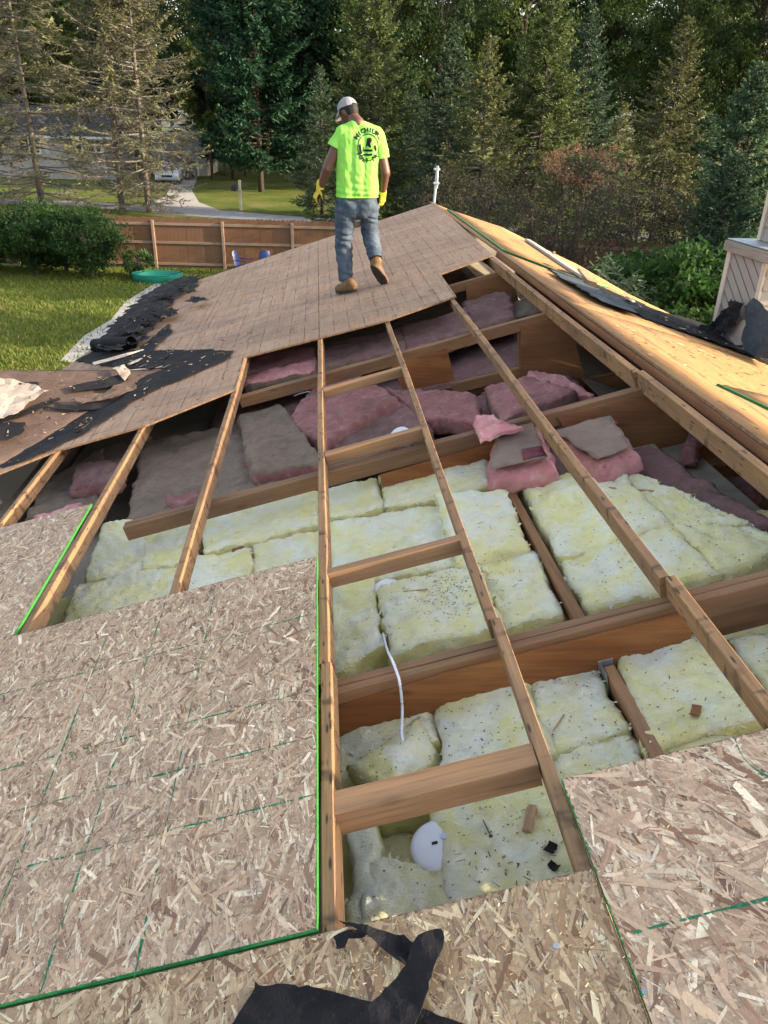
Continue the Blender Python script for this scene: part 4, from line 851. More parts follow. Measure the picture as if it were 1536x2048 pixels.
def spruce(seed, H, R, z0=0.06, dead=0.3, green=(0.07, 0.10, 0.03), deadc=(0.17, 0.145, 0.11), dens=1.0, droop=0.25, nwh=None, tip=(0.15, 0.17, 0.05), power=0.85, card=1.0):
    r = np.random.default_rng(seed); MBt = MB(); bend = r.normal(0, 0.15)
    MBt.tube([(bend*math.sin(t*3)*0.4, 0, H*t*0.995) for t in np.linspace(0, 1, 9)], [max(0.012, H*0.0125*(1-t)**0.9) for t in np.linspace(0, 1, 9)], 7)
    MBb = MB(); Qs = []; Cs = []
    z = z0*H; green = np.array(green); deadc = np.array(deadc); tip = np.array(tip)
    while z < H*0.985:
        f = (z-z0*H)/(H*(1-z0)); L0 = R*(1-f)**power*(0.75+0.25*min(1, f*6)); m = int(r.integers(4, 7))
        for k in range(m):
            az = 2*math.pi*(k+r.random()*0.8)/m; L = L0*r.uniform(0.65, 1.12)+0.08; zb = z+r.normal(0, 0.09)
            dr = droop*(1-f)+r.normal(0, 0.07); n = 7; ts = np.linspace(0, 1, n)
            rad = ts*L; zz = zb-dr*L*ts**1.1+0.16*L*ts**3+(0.3*f)*L*ts
            pts = np.stack([np.cos(az)*rad, np.sin(az)*rad, zz], 1)
            if L > 0.35: MBb.tube(pts[:-1], [max(0.005, 0.012*L*(1-t)+0.004) for t in ts[:-1]], 3, cap=False)
            nt_ = int((9+22*L)*dens); t = r.uniform(0.12, 1.0, nt_)**0.75
            idx = np.clip((t*(n-1)).astype(int), 0, n-2); fr = t*(n-1)-idx; P = pts[idx]*(1-fr)[:, None]+pts[idx+1]*fr[:, None]
            d = pts[idx+1]-pts[idx]; d /= np.linalg.norm(d, axis=1)[:, None]
            side = np.cross(d, [0, 0, 1.0]); sg = r.choice([-1, 1], nt_)
            D = d*r.uniform(0.35, 0.9, (nt_, 1))+side*(sg*r.uniform(0.3, 1, nt_))[:, None]+np.stack([r.normal(0, .12, nt_), r.normal(0, .12, nt_), r.normal(-0.18, 0.28, nt_)], 1)
            D /= np.linalg.norm(D, axis=1)[:, None]
            ln = (0.12+0.34*L*(1-t)*r.uniform(0.4, 1.1, nt_)).clip(0.1, 0.75)
            pd = dead*(1.25-f*1.1)*(1.3-0.9*t); isd = r.random(nt_) < pd
            # each twig: a chain of cards
            for c_, off in ((0, 0.0), (1, 0.5)):
                sel = (ln > 0.2) | (c_ == 0); Pp = P[sel]+D[sel]*(ln[sel]*off)[:, None]; dd = D[sel]+r.normal(0, 0.22, (sel.sum(), 3)); dd /= np.linalg.norm(dd, axis=1)[:, None]
                l_ = ln[sel]*0.62; wd = np.where(isd[sel], r.uniform(0.010, 0.028, sel.sum()), r.uniform(0.05, 0.11, sel.sum())*card)
                Qs.append(cards(Pp, dd, l_, wd, r, 0.8))
                g = green*(1-0.55*t[sel, None]**2)+tip*(0.55*t[sel, None]**2)
                cc = np.where(isd[sel][:, None], deadc, g)*r.normal(1, 0.22, (sel.sum(), 1)); Cs.append(cc)
        z += (0.20+0.20*(1-f))*(H/11)**0.5/max(0.6, dens**0.5)*r.uniform(0.7, 1.3)
    Q = np.concatenate(Qs); C_ = np.clip(np.concatenate(Cs), 0.008, 1)
    return MBt, MBb, quads_mesh('crown', Q, C_.astype(np.float32))
def leafy(seed, H, R, z0, n_cl, n_leaf, size, cols, trunk_r=None, spread=0.55, flat_=0.75, stems=1):
    r = np.random.default_rng(seed); t = MB(); b = MB(); zc = (H+z0)/2; hz = (H-z0)/2
    tr = trunk_r or H*0.012
    for s_ in range(stems):
        ox, oy = (r.normal(0, 0.25*R, 2) if stems > 1 else (0, 0)); t.tube([(ox*k, oy*k, (zc+hz*0.4)*k) for k in np.linspace(0, 1, 6)], [tr*(1-0.7*k) for k in np.linspace(0, 1, 6)], 7)
    u = r.normal(0, 1, (n_cl, 3)); u /= np.linalg.norm(u, axis=1)[:, None]; rad = r.uniform(0.35, 1, n_cl)**0.6
    prof = 0.75+0.25*np.sin(u[:, 2]*2+0.6)
    Cn = np.stack([u[:, 0]*R*rad*prof, u[:, 1]*R*rad*prof, zc+u[:, 2]*hz*rad], 1)
    for c in Cn[::max(1, n_cl//28)]:
        p0 = Vector((0, 0, max(z0*0.6, min(c[2]-0.25*hz, zc)))); p1 = Vector(c); md = p0.lerp(p1, 0.5)+Vector((0, 0, 0.06*hz)); b.tube([p0, md, p1], [tr*0.35, tr*0.2, tr*0.07], 4, cap=False)
    cr = R*spread*0.45*r.uniform(0.5, 1.15, n_cl)
    v = r.normal(0, 1, (n_cl, n_leaf, 3)); v /= np.linalg.norm(v, axis=2)[:, :, None]; v *= r.uniform(0.3, 1, (n_cl, n_leaf, 1))**0.5
    v[:, :, 2] *= flat_; P = (Cn[:, None, :]+v*cr[:, None, None]).reshape(-1, 3); N = len(P)
    D = r.normal(0, 1, (N, 3)); D[:, 2] -= 0.25; D /= np.linalg.norm(D, axis=1)[:, None]; sz = r.uniform(0.6, 1.3, N)*size
    Q = cards(P, D, sz, sz*0.72, r, 0.9)
    pal = np.array(cols); cc = pal[r.choice(len(pal), n_cl)][:, None, :]*r.normal(1, 0.16, (n_cl, n_leaf, 1)); cc = np.clip(cc.reshape(-1, 3), 0.006, 1)
    return t, b, quads_mesh('crown', Q, cc.astype(np.float32))
class Tree:
    def __init__(s, parts, crown_mat, bark, twig): s.t, s.b, s.c = parts; s.tm = mesh('trunk', s.t.V, s.t.Fc, True); s.bm = mesh('limbs', s.b.V, s.b.Fc) if s.b.V else None; s.mats = (bark, twig, crown_mat)
    def put(s, name, label, cat, x, y, sc=1.0, rz=0.0, group=None, z=0.0, tilt=0.0):
        M = T(x, y, z) @ Rz(rz) @ Matrix.Rotation(tilt, 4, 'X') @ Matrix.Scale(sc, 4)
        e = empty(name, label, cat, M, group)
        link('trunk', s.tm, s.mats[0], e)
        if s.bm: link('limbs', s.bm, s.mats[1], e)
        link('crown', s.c, s.mats[2], e); return e
def top_h(u, v, y): return at_y(u, v, y).z
def px_x(u, v, y): return at_y(u, v, y).x
OLIVE = (0.105, 0.105, 0.042); GREY = (0.185, 0.168, 0.15)
# half bare spruces in front of the neighbour's house
dead1 = Tree(spruce(11, 15, 4.6, 0.04, 0.85, (0.105, 0.11, 0.06), GREY, dens=0.95, droop=0.22, power=0.55, tip=(0.2, 0.19, 0.07)), M_NEEDLE, M_BARK, M_TWIG)
dead2 = Tree(spruce(12, 15, 4.2, 0.03, 0.95, (0.12, 0.115, 0.05), (0.17, 0.155, 0.14), dens=1.05, droop=0.10, power=0.5, tip=(0.2, 0.19, 0.07)), M_NEEDLE, M_BARK, M_TWIG)
GS = 'half bare spruces in front of the house across the road'
for (u, tr, sc, rz, lab) in ((84, dead1, 1.1, 0.3, 'lichen-grey spruce with a tall bare trunk, left of the house window'), (-10, dead2, 1.0, 1.9, 'half bare spruce cut by the left edge of the photo'),
                             (243, dead2, 1.0, 0.9, 'leaning half bare spruce between the house window and the garage'), (296, dead1, 0.92, 2.6, 'half bare spruce in front of the garage and the parked vehicles')):
    y = {84: 50.5, -10: 52, 243: 47.5, 296: 46.8}[u]; x = px_x(u, 405, y); tr.put('spruce_tree', lab, 'tree', x, y, sc, rz, GS, tilt=0.02)
# green spruces beyond the roof
g1 = Tree(spruce(21, 13, 4.3, 0.05, 0.42, (0.065, 0.095, 0.03), (0.15, 0.125, 0.095), dens=1.75, tip=(0.17, 0.20, 0.06), power=0.75), M_NEEDLE, M_BARKD, M_TWIG)
g2 = Tree(spruce(22, 10, 3.3, 0.05, 0.50, (0.045, 0.085, 0.045), (0.12, 0.10, 0.08), dens=1.55, tip=(0.11, 0.16, 0.09)), M_NEEDLE, M_BARKD, M_TWIG)
g3 = Tree(spruce(23, 10, 3.4, 0.05, 0.62, (0.085, 0.098, 0.035), (0.17, 0.14, 0.10), dens=1.35, tip=(0.19, 0.19, 0.06)), M_NEEDLE, M_BARKD, M_TWIG)
GG = 'spruces beyond the far ridge'
def put_top(tr, H, u, vtop, y, lab, rz, name='spruce_tree', group=GG, cat='tree', ub=None):
    h = top_h(u, vtop, y); x = at_y(u, vtop, y).x; return tr.put(name, lab, cat, x, y, h/H, rz, group)
put_top(g1, 13, 745, -90, 38, 'tall yellow-green spruce directly behind the worker', 0.4)
put_top(g2, 10, 912, 52, 35, 'blue-green spruce with a pointed top, right of the worker', 1.0)
put_top(g3, 10, 982, 62, 33, 'thin rusty spruce behind the roof vent pipe', 2.2)
put_top(g1, 13, 1112, -45, 36, 'broad tall spruce at the middle of the right half', 1.7)
put_top(g2, 10, 1186, 6, 39, 'narrow blue-green spruce tucked behind the broad tall one', 2.9)
put_top(g3, 10, 1378, 26, 31, 'half bare spruce at right with lit twigs, above the hedge', 0.2)
put_top(g2, 10, 830, 170, 44, 'low dark spruce between the worker and the vent pipe', 0.9)
put_top(g2, 10, 640, 130, 47, 'dark spruce whose lower boughs show left of the worker', 2.0)
put_top(g3, 10, 1250, 200, 40, 'small olive spruce in the gap left of the half bare right-hand one', 1.1)
# white pines
pine = Tree(spruce(31, 16, 4.8, 0.10, 0.10, (0.020, 0.055, 0.028), (0.06, 0.05, 0.04), dens=1.5, droop=0.05, tip=(0.035, 0.085, 0.042), power=0.6, card=1.7), M_NEEDLE, M_BARKD, M_BARKD)
GPN = 'dark pines'
pine.put('pine_tree', 'big dark pine left of the worker, trunk on the shaded lawn', 'tree', px_x(522, 370, 62), 62, 1.15, 0.3, GPN)
pine.put('pine_tree', 'dark pine just behind the big one, nearer the worker', 'tree', px_x(630, 360, 64), 64, 1.0, 1.4, GPN)
pine.put('pine_tree', 'dark pine beside the garage roof', 'tree', px_x(468, 360, 75), 75, 1.1, 2.4, GPN)
pineR = Tree(spruce(32, 9, 3.2, 0.06, 0.06, (0.05, 0.095, 0.05), (0.06, 0.05, 0.04), dens=1.15, droop=-0.10, tip=(0.13, 0.19, 0.09), power=0.6, card=1.5), M_NEEDLE, M_BARKD, M_BARKD)
put_top(pineR, 9, 1530, 120, 27, 'bright-tipped pine at the right edge of the photo', 0.7, 'pine_tree', GPN)
put_top(pineR, 9, 1415, 225, 32, 'pale green pine behind the hedge, right of the half bare spruce', 2.1, 'pine_tree', GPN)
put_top(pineR, 9, 1475, 300, 23, 'low bushy pine above the hedge at right', 3.6, 'pine_tree', GPN)
# wood
GW = 'leafy trees of the wood'
dcol = [(0.035, 0.065, 0.018), (0.05, 0.085, 0.02), (0.03, 0.055, 0.02), (0.075, 0.11, 0.022), (0.04, 0.07, 0.025)]
W_ = [Tree(leafy(41, 19, 4.6, 3.0, 110, 150, 0.21, dcol), M_LEAF, M_BARKD, M_BARKD), Tree(leafy(42, 17, 4.0, 1.5, 100, 150, 0.20, dcol), M_LEAF, M_BARKD, M_BARKD), Tree(leafy(43, 22, 5.0, 5.0, 115, 150, 0.22, dcol), M_LEAF, M_BARKD, M_BARKD)]
rg = random.Random(77); k = 0
for row, (yb, x0, x1, st) in enumerate(((64, 4, 46, 6.2), (72, -2, 50, 6.4), (83, -30, 52, 6.6), (95, -56, 56, 6.5), (108, -60, 60, 6.5), (122, -66, 66, 7.0))):
    x = x0
    while x < x1:
        X = x+rg.uniform(-1.6, 1.6); Y = yb+rg.uniform(-3.5, 3.5)+(4 if -34 < X < -8 and yb < 90 else 0)
        W_[k % 3].put('leafy_tree', 'dark leafy tree in the wood behind the spruces and the house', 'tree', X, Y, rg.uniform(0.85, 1.2), rg.uniform(0, 6), GW); k += 1; x += st
for (X, Y, s_) in ((-52, 78, 1.0), (-45, 84, 1.1), (-38, 80, 1.0), (-31, 90, 1.0), (-24, 92, 1.05), (-17, 95, 1.1)):
    W_[k % 3].put('leafy_tree', 'dark leafy tree in the wood behind the spruces and the house', 'tree', X, Y, s_, k, GW); k += 1
wc = [(0.10, 0.13, 0.025), (0.13, 0.15, 0.03), (0.075, 0.11, 0.02)]
wy = Tree(leafy(44, 12, 2.8, 2.0, 80, 130, 0.18, wc), M_LEAF, M_BARKD, M_BARKD)
wy.put('leafy_tree', 'yellow-green sapling between the garage and the dark pine', 'tree', px_x(420, 330, 72), 73, 0.95, 1, None)
wy.put('leafy_tree', 'yellow-green tree behind the left spruces above the dark roof', 'tree', px_x(110, 330, 80), 82, 1.15, 2, None)
# unseen trees added off to the right so their shadows fall over the yard
for (X, Y, s_, lab) in ((30, 24, 0.62, 'unseen shade spruce off to the right beyond the hedge'), (38, 34, 0.75, 'unseen shade spruce off to the right near the road'), (33, 44, 0.8, 'unseen shade spruce off to the right across the road')):
    g1.put('spruce_tree', lab, 'tree', X, Y, s_, X, None)
for (X, Y, s_, lab) in ((17.5, 18.5, 0.62, 'unseen pine added for shade off to the right behind the chase'), (20, 22, 0.7, 'unseen pine added for shade off to the right behind the right fence'), (15.5, 15, 0.5, 'unseen low pine added for shade off to the right beside the hedge'), (21, 13.2, 1.3, 'unseen tall pine added for shade off to the right beyond the chase'), (22, 18.6, 1.4, 'unseen tall pine added for shade off to the right by the fence corner')):
    pineR.put('pine_tree', lab, 'tree', X, Y, s_, X, None)
# bushes
bcol = [(0.026, 0.062, 0.014), (0.036, 0.08, 0.017), (0.022, 0.052, 0.014), (0.045, 0.092, 0.02)]
bush = Tree(leafy(51, 2.12, 1.45, 0.25, 120, 85, 0.085, bcol, 0.035, 0.5, 0.8, 6), M_LEAF, M_BARK, M_BARK)
for (u, v, y, sc, rz, lab, sx) in ((185, 545, 26.6, 1.0, 0.2, 'round green shrub at the end of the hedge row by the fence', 1), (75, 545, 27.2, 1.03, 1.7, 'wide green shrub in front of the fence, left of the round one', 1), (-25, 545, 27.4, 1.0, 3.1, 'green shrub cut by the left edge of the photo', 1), (132, 545, 27.5, 0.98, 4.1, 'green shrub filling the hedge row between the wide and the round shrub', 1)):
    bush.put('shrub', lab, 'shrub', px_x(u, v, y), y, sc, rz, 'shrubs along the back fence')
sb = Tree(leafy(52, 0.95, 0.6, 0.05, 40, 60, 0.07, [(0.06, 0.12, 0.03), (0.04, 0.09, 0.025)], 0.015, 0.5, 0.8, 5), M_LEAF, M_BARK, M_BARK)
p = ground(280, 556); sb.put('shrub', 'small low shrub by the fence above the green tub', 'shrub', p.x, p.y, 1.0, 0.5)
hc = [(0.035, 0.085, 0.014), (0.055, 0.12, 0.02), (0.028, 0.065, 0.013), (0.045, 0.10, 0.02)]
hg = Tree(leafy(53, 2.6, 1.7, 0.1, 150, 95, 0.09, hc, 0.03, 0.42, 0.55, 6), M_LEAF, M_BARKD, M_BARKD)
for (u, v, y, sc, rz, lab) in ((1400, 492, 14.6, 0.98, 0.3, 'dense green hedge shrub beyond the right eave'), (1490, 485, 13.4, 1.0, 1.2, 'dense green hedge shrub half behind the sided chase'), (1315, 508, 15.8, 0.86, 2.0, 'left end shrub of the dense green hedge beyond the right eave')):
    h = top_h(u, v, y); hg.put('shrub', lab, 'shrub', px_x(u, v, y), y, h/2.6, rz, 'hedge shrubs beyond the right eave')
fw_ = Tree(spruce(54, 1.5, 0.75, 0.1, 0.0, (0.10, 0.15, 0.07), (0.1, 0.1, 0.1), dens=1.0, droop=-0.5, tip=(0.16, 0.22, 0.11), power=0.3, card=0.35), M_NEEDLE, M_BARK, M_BARK)
put_top(fw_, 1.5, 1255, 560, 14.0, 'pale feathery plant at the left end of the hedge', 0.5, 'plant', None, 'plant')
# brown bare shrub
bc = [(0.045, 0.035, 0.026), (0.06, 0.045, 0.033), (0.035, 0.03, 0.022), (0.035, 0.045, 0.02)]
br = Tree(leafy(55, 5.0, 3.0, 0.5, 210, 60, 0.075, bc, 0.05, 0.5, 0.75, 8), M_LEAF, M_BARKD, M_TWIGD)
put_top(br, 5.0, 1120, 300, 22.5, 'big brown twiggy bush with dying leaves beyond the far ridge', 0.8, 'bush', None, 'bush')
oc = [(0.30, 0.15, 0.085), (0.34, 0.20, 0.11), (0.24, 0.13, 0.07)]
orr = Tree(leafy(56, 4.6, 1.5, 3.4, 40, 40, 0.07, oc, 0.03, 0.35, 0.9, 7), M_LEAF, M_BARKD, M_TWIGD)
put_top(orr, 4.6, 1170, 285, 22.2, 'sprays of rusty orange leaves topping the brown bush', 1.8, 'bush', None, 'bush')
put_top(br, 5.0, 1290, 350, 25, 'smaller brown twiggy bush right of the big one', 2.6, 'bush', None, 'bush')
put_top(br, 5.0, 940, 330, 27, 'dark brown brush behind the roof vent pipe', 4.0, 'bush', None, 'bush')

# ------------------------------------------------------------------ fences
def fence(P0, P1, label, hh, posts, seed, facing=-1):
    d = Vector((P1[0]-P0[0], P1[1]-P0[1], 0)); L = d.length; X = T(P0[0], P0[1], 0) @ Rz(math.atan2(d.y, d.x)); r = random.Random(seed)
    t = empty('wooden_fence', label, 'fence', X); edges = [0]+posts+[L]
    for i in range(len(edges)-1):
        b = MB(); x = edges[i]
        while x < edges[i+1]-0.07:
            h = hh+r.uniform(-0.02, 0.015); w_ = 0.138; th = 0.017; yo = r.uniform(-0.003, 0.003)
            pr = [(x, 0.06), (x+w_, 0.06), (x+w_, h-0.04), (x+w_-0.03, h), (x+0.03, h), (x, h-0.04)]
            V = [(a, yo, z) for a, z in pr]+[(a, yo+th, z) for a, z in pr]; n = 6
            b.add(V, [list(range(n)), list(range(n, 2*n))[::-1]]+[[j, n+j, n+(j+1) % n, (j+1) % n] for j in range(n)]); x += w_+r.uniform(0.002, 0.009)
        b.build('picket_panel', M_PALE, t)
        for z in (hh-0.22, hh*0.52, 0.18):
            b = MB(); b.box(edges[i]+0.05, edges[i+1]-0.05, -0.042, -0.004, z-0.042, z+0.042, ch=0.004); b.build('rail', M_RAIL, t)
    for x in posts:
        b = MB(); b.box(x-0.045, x+0.045, -0.10, -0.005, 0, hh-0.1, ch=0.006); b.build('post', M_RAIL, t)
    return t
fx = lambda x: 28.24-0.074*x
fence((-17, fx(-17)), (4.0, fx(4.0)), 'tall brown board fence behind the back lawn, rails facing the roof', 1.72, [2.4*k+1.75 for k in range(8)], 3)
q0 = ground(960, 466, 1.7); q1 = ground(1400, 492, 1.7); d = (q1-q0).normalized(); q1 = q0+d*14
fence((q0.x, q0.y), (q1.x, q1.y), 'brown board fence in the shade behind the brown bush at right', 1.7, [2.4*k+1.0 for k in range(6)], 5)

# ------------------------------------------------------------------ yard things
p = ground(316, 562); t = empty('sandbox_tub', 'oval green plastic tub on the lawn by the fence', 'plastic tub', T(p.x, p.y, 0)); b = MB(); n = 40; V = []; Fc = []
pr = [(0.0, 0.05), (0.80, 0.05), (0.86, 0.20), (0.92, 0.235), (0.99, 0.235), (1.0, 0.21), (0.96, 0.02), (0.9, 0.0)]
for q, z in pr:
    for k in range(n): V.append((0.82*q*math.cos(2*math.pi*k/n), 0.55*q*math.sin(2*math.pi*k/n)*(1+0.06*math.cos(6*math.pi*k/n)), z))
for i in range(len(pr)-1):
    for k in range(n): Fc.append([i*n+k, i*n+(k+1) % n, (i+1)*n+(k+1) % n, (i+1)*n+k])
b.add(V, Fc); b.build('basin', M_TEAL, t, smooth=True)
b = MB(); b.tube([(0.80*math.cos(a), 0.535*math.sin(a)*(1+0.06*math.cos(3*a)), 0.24) for a in np.linspace(0, 6.2832, 41)], 0.025, 6, cap=False); b.build('rim', M_TEAL, t, smooth=True)
def chair(u, v, y, lab, rz):
    t = empty('lawn_chair', lab, 'chair', T(px_x(u, v, y), y, 0) @ Rz(rz) @ Matrix.Scale(0.88, 4), 'blue chairs by the fence')
    b = MB(); V = []; n = 9
    for j in range(n):
        f = j/(n-1)
        for i in range(7):
            g = (i-3)/3; wd = 0.24*(1-0.25*f**3); V.append((g*wd, 0.25+0.12*f+0.05*g*g, 0.42+0.55*f-0.06*g*g*f))
    b.add(V, [[j*7+i, j*7+i+1, (j+1)*7+i+1, (j+1)*7+i] for j in range(n-1) for i in range(6)]); o = b.build('backrest', M_BLUE, t, smooth=True)
    b = MB(); b.box(-0.25, 0.25, -0.25, 0.25, 0.38, 0.42, ch=0.015); b.build('seat', M_BLUE, t)
    for sx in (-1, 1):
        for sy in (-1, 1): b = MB(); b.tube([(sx*0.22, sy*0.22, 0.39), (sx*0.26, sy*0.27, 0)], [0.025, 0.018], 6); b.build('leg', M_BLUE, t)
        b = MB(); b.box(sx*0.27-0.03, sx*0.27+0.03, -0.24, 0.28, 0.60, 0.63, ch=0.008); b.build('armrest', M_BLUE, t)
    return t
chair(489, 520, 27.3, 'blue plastic chair by the fence, left of the other chair', 1.2); chair(530, 512, 27.1, 'blue plastic chair by the fence, its back above the deck edge', 0.1)
# mailbox across the road
p = ground(482, 420); t = empty('mailbox', 'black mailbox on a pale post beside the road', 'mailbox', T(p.x, p.y, 0)); M_MB = m_plain('black_metal', (0.015, 0.015, 0.017), 0.4, 0.5, 0.2, 8)
b = MB(); b.box(-0.07, 0.07, -0.05, 0.05, 0, 1.62, ch=0.01); b.build('post', M_LATH, t)
b = MB(); V = []; Fc = []
for y_ in (-0.42, 0.16):
    for k in range(9): a = math.pi*k/8; V.append((-0.30+0.15*math.cos(a), y_, 1.12+0.13+0.15*math.sin(a)))
    V += [(-0.45, y_, 1.05), (-0.15, y_, 1.05)]
b.add(V, [list(range(11)), list(range(11, 22))[::-1]]+[[k, 11+k, 11+(k+1) % 11, (k+1) % 11] for k in range(11)]); b.build('box', M_MB, t)
b = MB(); b.box(-0.43, 0.1, -0.05, 0.05, 0.98, 1.045); b.build('bracket', M_LATH, t)
# vent mast on the far ridge
p = at_y(868, 402, 13.75); t = empty('vent_mast', 'thin galvanised mast with a clamp standing at the far ridge end', 'mast', T(p.x, p.y, p.z-0.08)); b = MB()
b.tube([(0, 0, 0), (0.03, 0, 0.62)], 0.022, 8); b.build('pole', M_STEEL, t)
b = MB(); b.tube([(0.03, -0.05, 0.28), (0.03, -0.06, 0.62)], 0.014, 6); b.build('rod', M_STEEL, t)
for z in (0.34, 0.55): b = MB(); b.box(-0.03, 0.065, -0.07, 0.03, z, z+0.035, ch=0.006); b.build('clamp', M_STEEL, t)

# ------------------------------------------------------------------ neighbour's house
M_HW = m_plain('grey_house_siding', (0.32, 0.31, 0.29), 0.7, 0.2, 0.10, 2); M_SH = m_plain('dark_roof_shingle', (0.035, 0.04, 0.05), 0.9, 0.2, 0.35, 6)
M_GL = m_plain('dark_window_glass', (0.012, 0.016, 0.02), 0.08, 0.6, 0.1, 2); M_GD = m_plain('grey_garage_door', (0.20, 0.20, 0.215), 0.6, 0.3, 0.08, 2)
yh = 71.0
xl, xr_, ze, zr_ = px_x(-120, 300, yh), px_x(228, 330, yh), top_h(170, 272, yh), top_h(150, 214, yh+4)
h = empty('neighbour_house', 'low grey house with a dark roof and a wide white-framed window across the road', 'house', T((xl+xr_)/2, yh, 0)); w2 = (xr_-xl)/2
b = MB(); b.box(-w2, w2, 0, 8, 0, ze)
for k in range(1, 18): b.box(-w2-0.01, w2+0.01, -0.012, -0.002, k*0.19, k*0.19+0.02)
b.build('wall', M_HW, h)
b = MB(); b.add([(-w2-.4, -0.6, ze-0.05), (w2+.4, -0.6, ze-0.05), (w2+.4, 4, zr_), (-w2-.4, 4, zr_), (-w2-.4, 8.6, ze-0.05), (w2+.4, 8.6, ze-0.05), (-w2-.4, -0.6, ze-0.2), (w2+.4, -0.6, ze-0.2), (w2+.4, 8.6, ze-0.2), (-w2-.4, 8.6, ze-0.2)],
    [[0, 1, 2, 3], [3, 2, 5, 4], [0, 6, 7, 1], [6, 9, 8, 7], [0, 3, 4, 9, 6], [1, 7, 8, 5, 2], [4, 5, 8, 9]]); b.build('roof', M_SH, h)
b = MB(); b.box(-w2-.45, w2+.45, -0.72, -0.605, ze-0.2, ze-0.03); b.build('gutter', M_TRW, h)
def window(parent, cx, wd, z0, z1, mull):
    b = MB(); b.box(cx-wd/2-.1, cx+wd/2+.1, -0.09, -0.014, z0-.1, z0); b.box(cx-wd/2-.1, cx+wd/2+.1, -0.09, -0.014, z1, z1+.1)
    for f in mull: b.box(cx-wd/2+wd*f-.06, cx-wd/2+wd*f+.06, -0.088, -0.015, z0+0.001, z1-0.001)
    o = b.build('window', M_TRW, parent); b = MB(); b.box(cx-wd/2, cx+wd/2, -0.03, -0.013, z0, z1); b.build('pane', M_GL, o)
c = (xl+xr_)/2
xa, xb = px_x(150, 290, yh), px_x(203, 298, yh); window(h, (xa+xb)/2-c, xb-xa, top_h(175, 307, yh), top_h(175, 281, yh), (0, 0.27, 0.77, 1))
window(h, px_x(60, 300, yh)-c, 1.6, top_h(60, 305, yh), top_h(60, 278, yh), (0, 0.5, 1))
b = MB(); b.tube([(px_x(207, 300, yh)-c, -0.1, ze-0.2), (px_x(207, 300, yh)-c, -0.1, 0)], 0.06, 6); b.build('downpipe', M_TRW, h)
yg = 78.0; xa, xb, xm = px_x(300, 320, yg), px_x(414, 320, yg), px_x(354, 260, yg); ze, za = top_h(414, 290, yg), top_h(354, 253, yg); c = xm
g = empty('garage', 'grey gabled garage with white gable trim beside the driveway', 'garage', T(c, yg, 0)); hw = xb-xm; dep = 8
b = MB(); b.add([(-hw, 0, 0), (hw, 0, 0), (hw, 0, ze), (0, 0, za), (-hw, 0, ze), (-hw, dep, 0), (hw, dep, 0), (hw, dep, ze), (0, dep, za), (-hw, dep, ze)], [[0, 1, 2, 3, 4], [5, 9, 8, 7, 6], [1, 6, 7, 2], [0, 4, 9, 5]])
for k in range(1, 16): b.box(-hw-.005, hw+.005, -0.012, -0.002, k*0.19, k*0.19+0.02)
b.build('wall', M_HW, g)
sl_ = (za-ze)/hw
for sx in (-1, 1):
    b = MB(); e = hw+0.5; b.add([(0, -0.5, za+.04), (sx*e, -0.5, ze-0.5*sl_+.04), (sx*e, dep+.4, ze-0.5*sl_+.04), (0, dep+.4, za+.04), (0, -0.5, za+.2), (sx*e, -0.5, ze-0.5*sl_+.2), (sx*e, dep+.4, ze-0.5*sl_+.2), (0, dep+.4, za+.2)], [[0, 1, 2, 3], [7, 6, 5, 4], [0, 4, 5, 1], [1, 5, 6, 2], [2, 6, 7, 3]]); b.build('roof', M_SH, g)
    b = MB(); b.add([(0, -0.53, za-.02), (sx*e, -0.53, ze-0.5*sl_-.02), (sx*e, -0.53, ze-0.5*sl_+.22), (0, -0.53, za+.22)], [[0, 1, 2, 3]]); b.build('gable_trim', M_TRW, g)
b = MB(); b.box(-hw*0.55, hw*0.62, -0.05, -0.013, 0.02, 2.3)
for k in range(1, 5): b.box(-hw*0.55, hw*0.62, -0.06, -0.051, k*0.45, k*0.45+0.03)
b.build('garage_door', M_GD, g)
for sx, e in ((-0.58, 0), (0.65, 0)): b = MB(); b.box(hw*sx-.07, hw*sx+.07, -0.08, -0.013, 0, 2.4); b.build('door_trim', M_TRW, g)
b = MB(); b.box(-0.06, 0.06, -0.06, 0.06, 0, 1.4, X=T(hw*0.3, 5, za-0.3)); b.build('flue', M_STEEL, g)
b = MB(); e = hw+0.5; b.add([(e+.02, 0.5, ze-.35), (e+3.0, 0.5, ze-.9), (e+3.0, 7, ze-.9), (e+.02, 7, ze-.35), (e+.02, 0.5, ze-.22), (e+3.0, 0.5, ze-.77), (e+3.0, 7, ze-.77), (e+.02, 7, ze-.22)], [[0, 1, 2, 3], [7, 6, 5, 4], [0, 4, 5, 1], [1, 5, 6, 2], [2, 6, 7, 3]]); b.build('carport_roof', M_SH, g)
for x_ in (1.0, 2.8):
    for y_ in (0.7, 6.8): b = MB(); b.box(e+x_-.07, e+x_+.07, y_-.07, y_+.07, 0, ze-.45-0.183*x_-0.06); b.build('carport_post', M_BARKD, g)
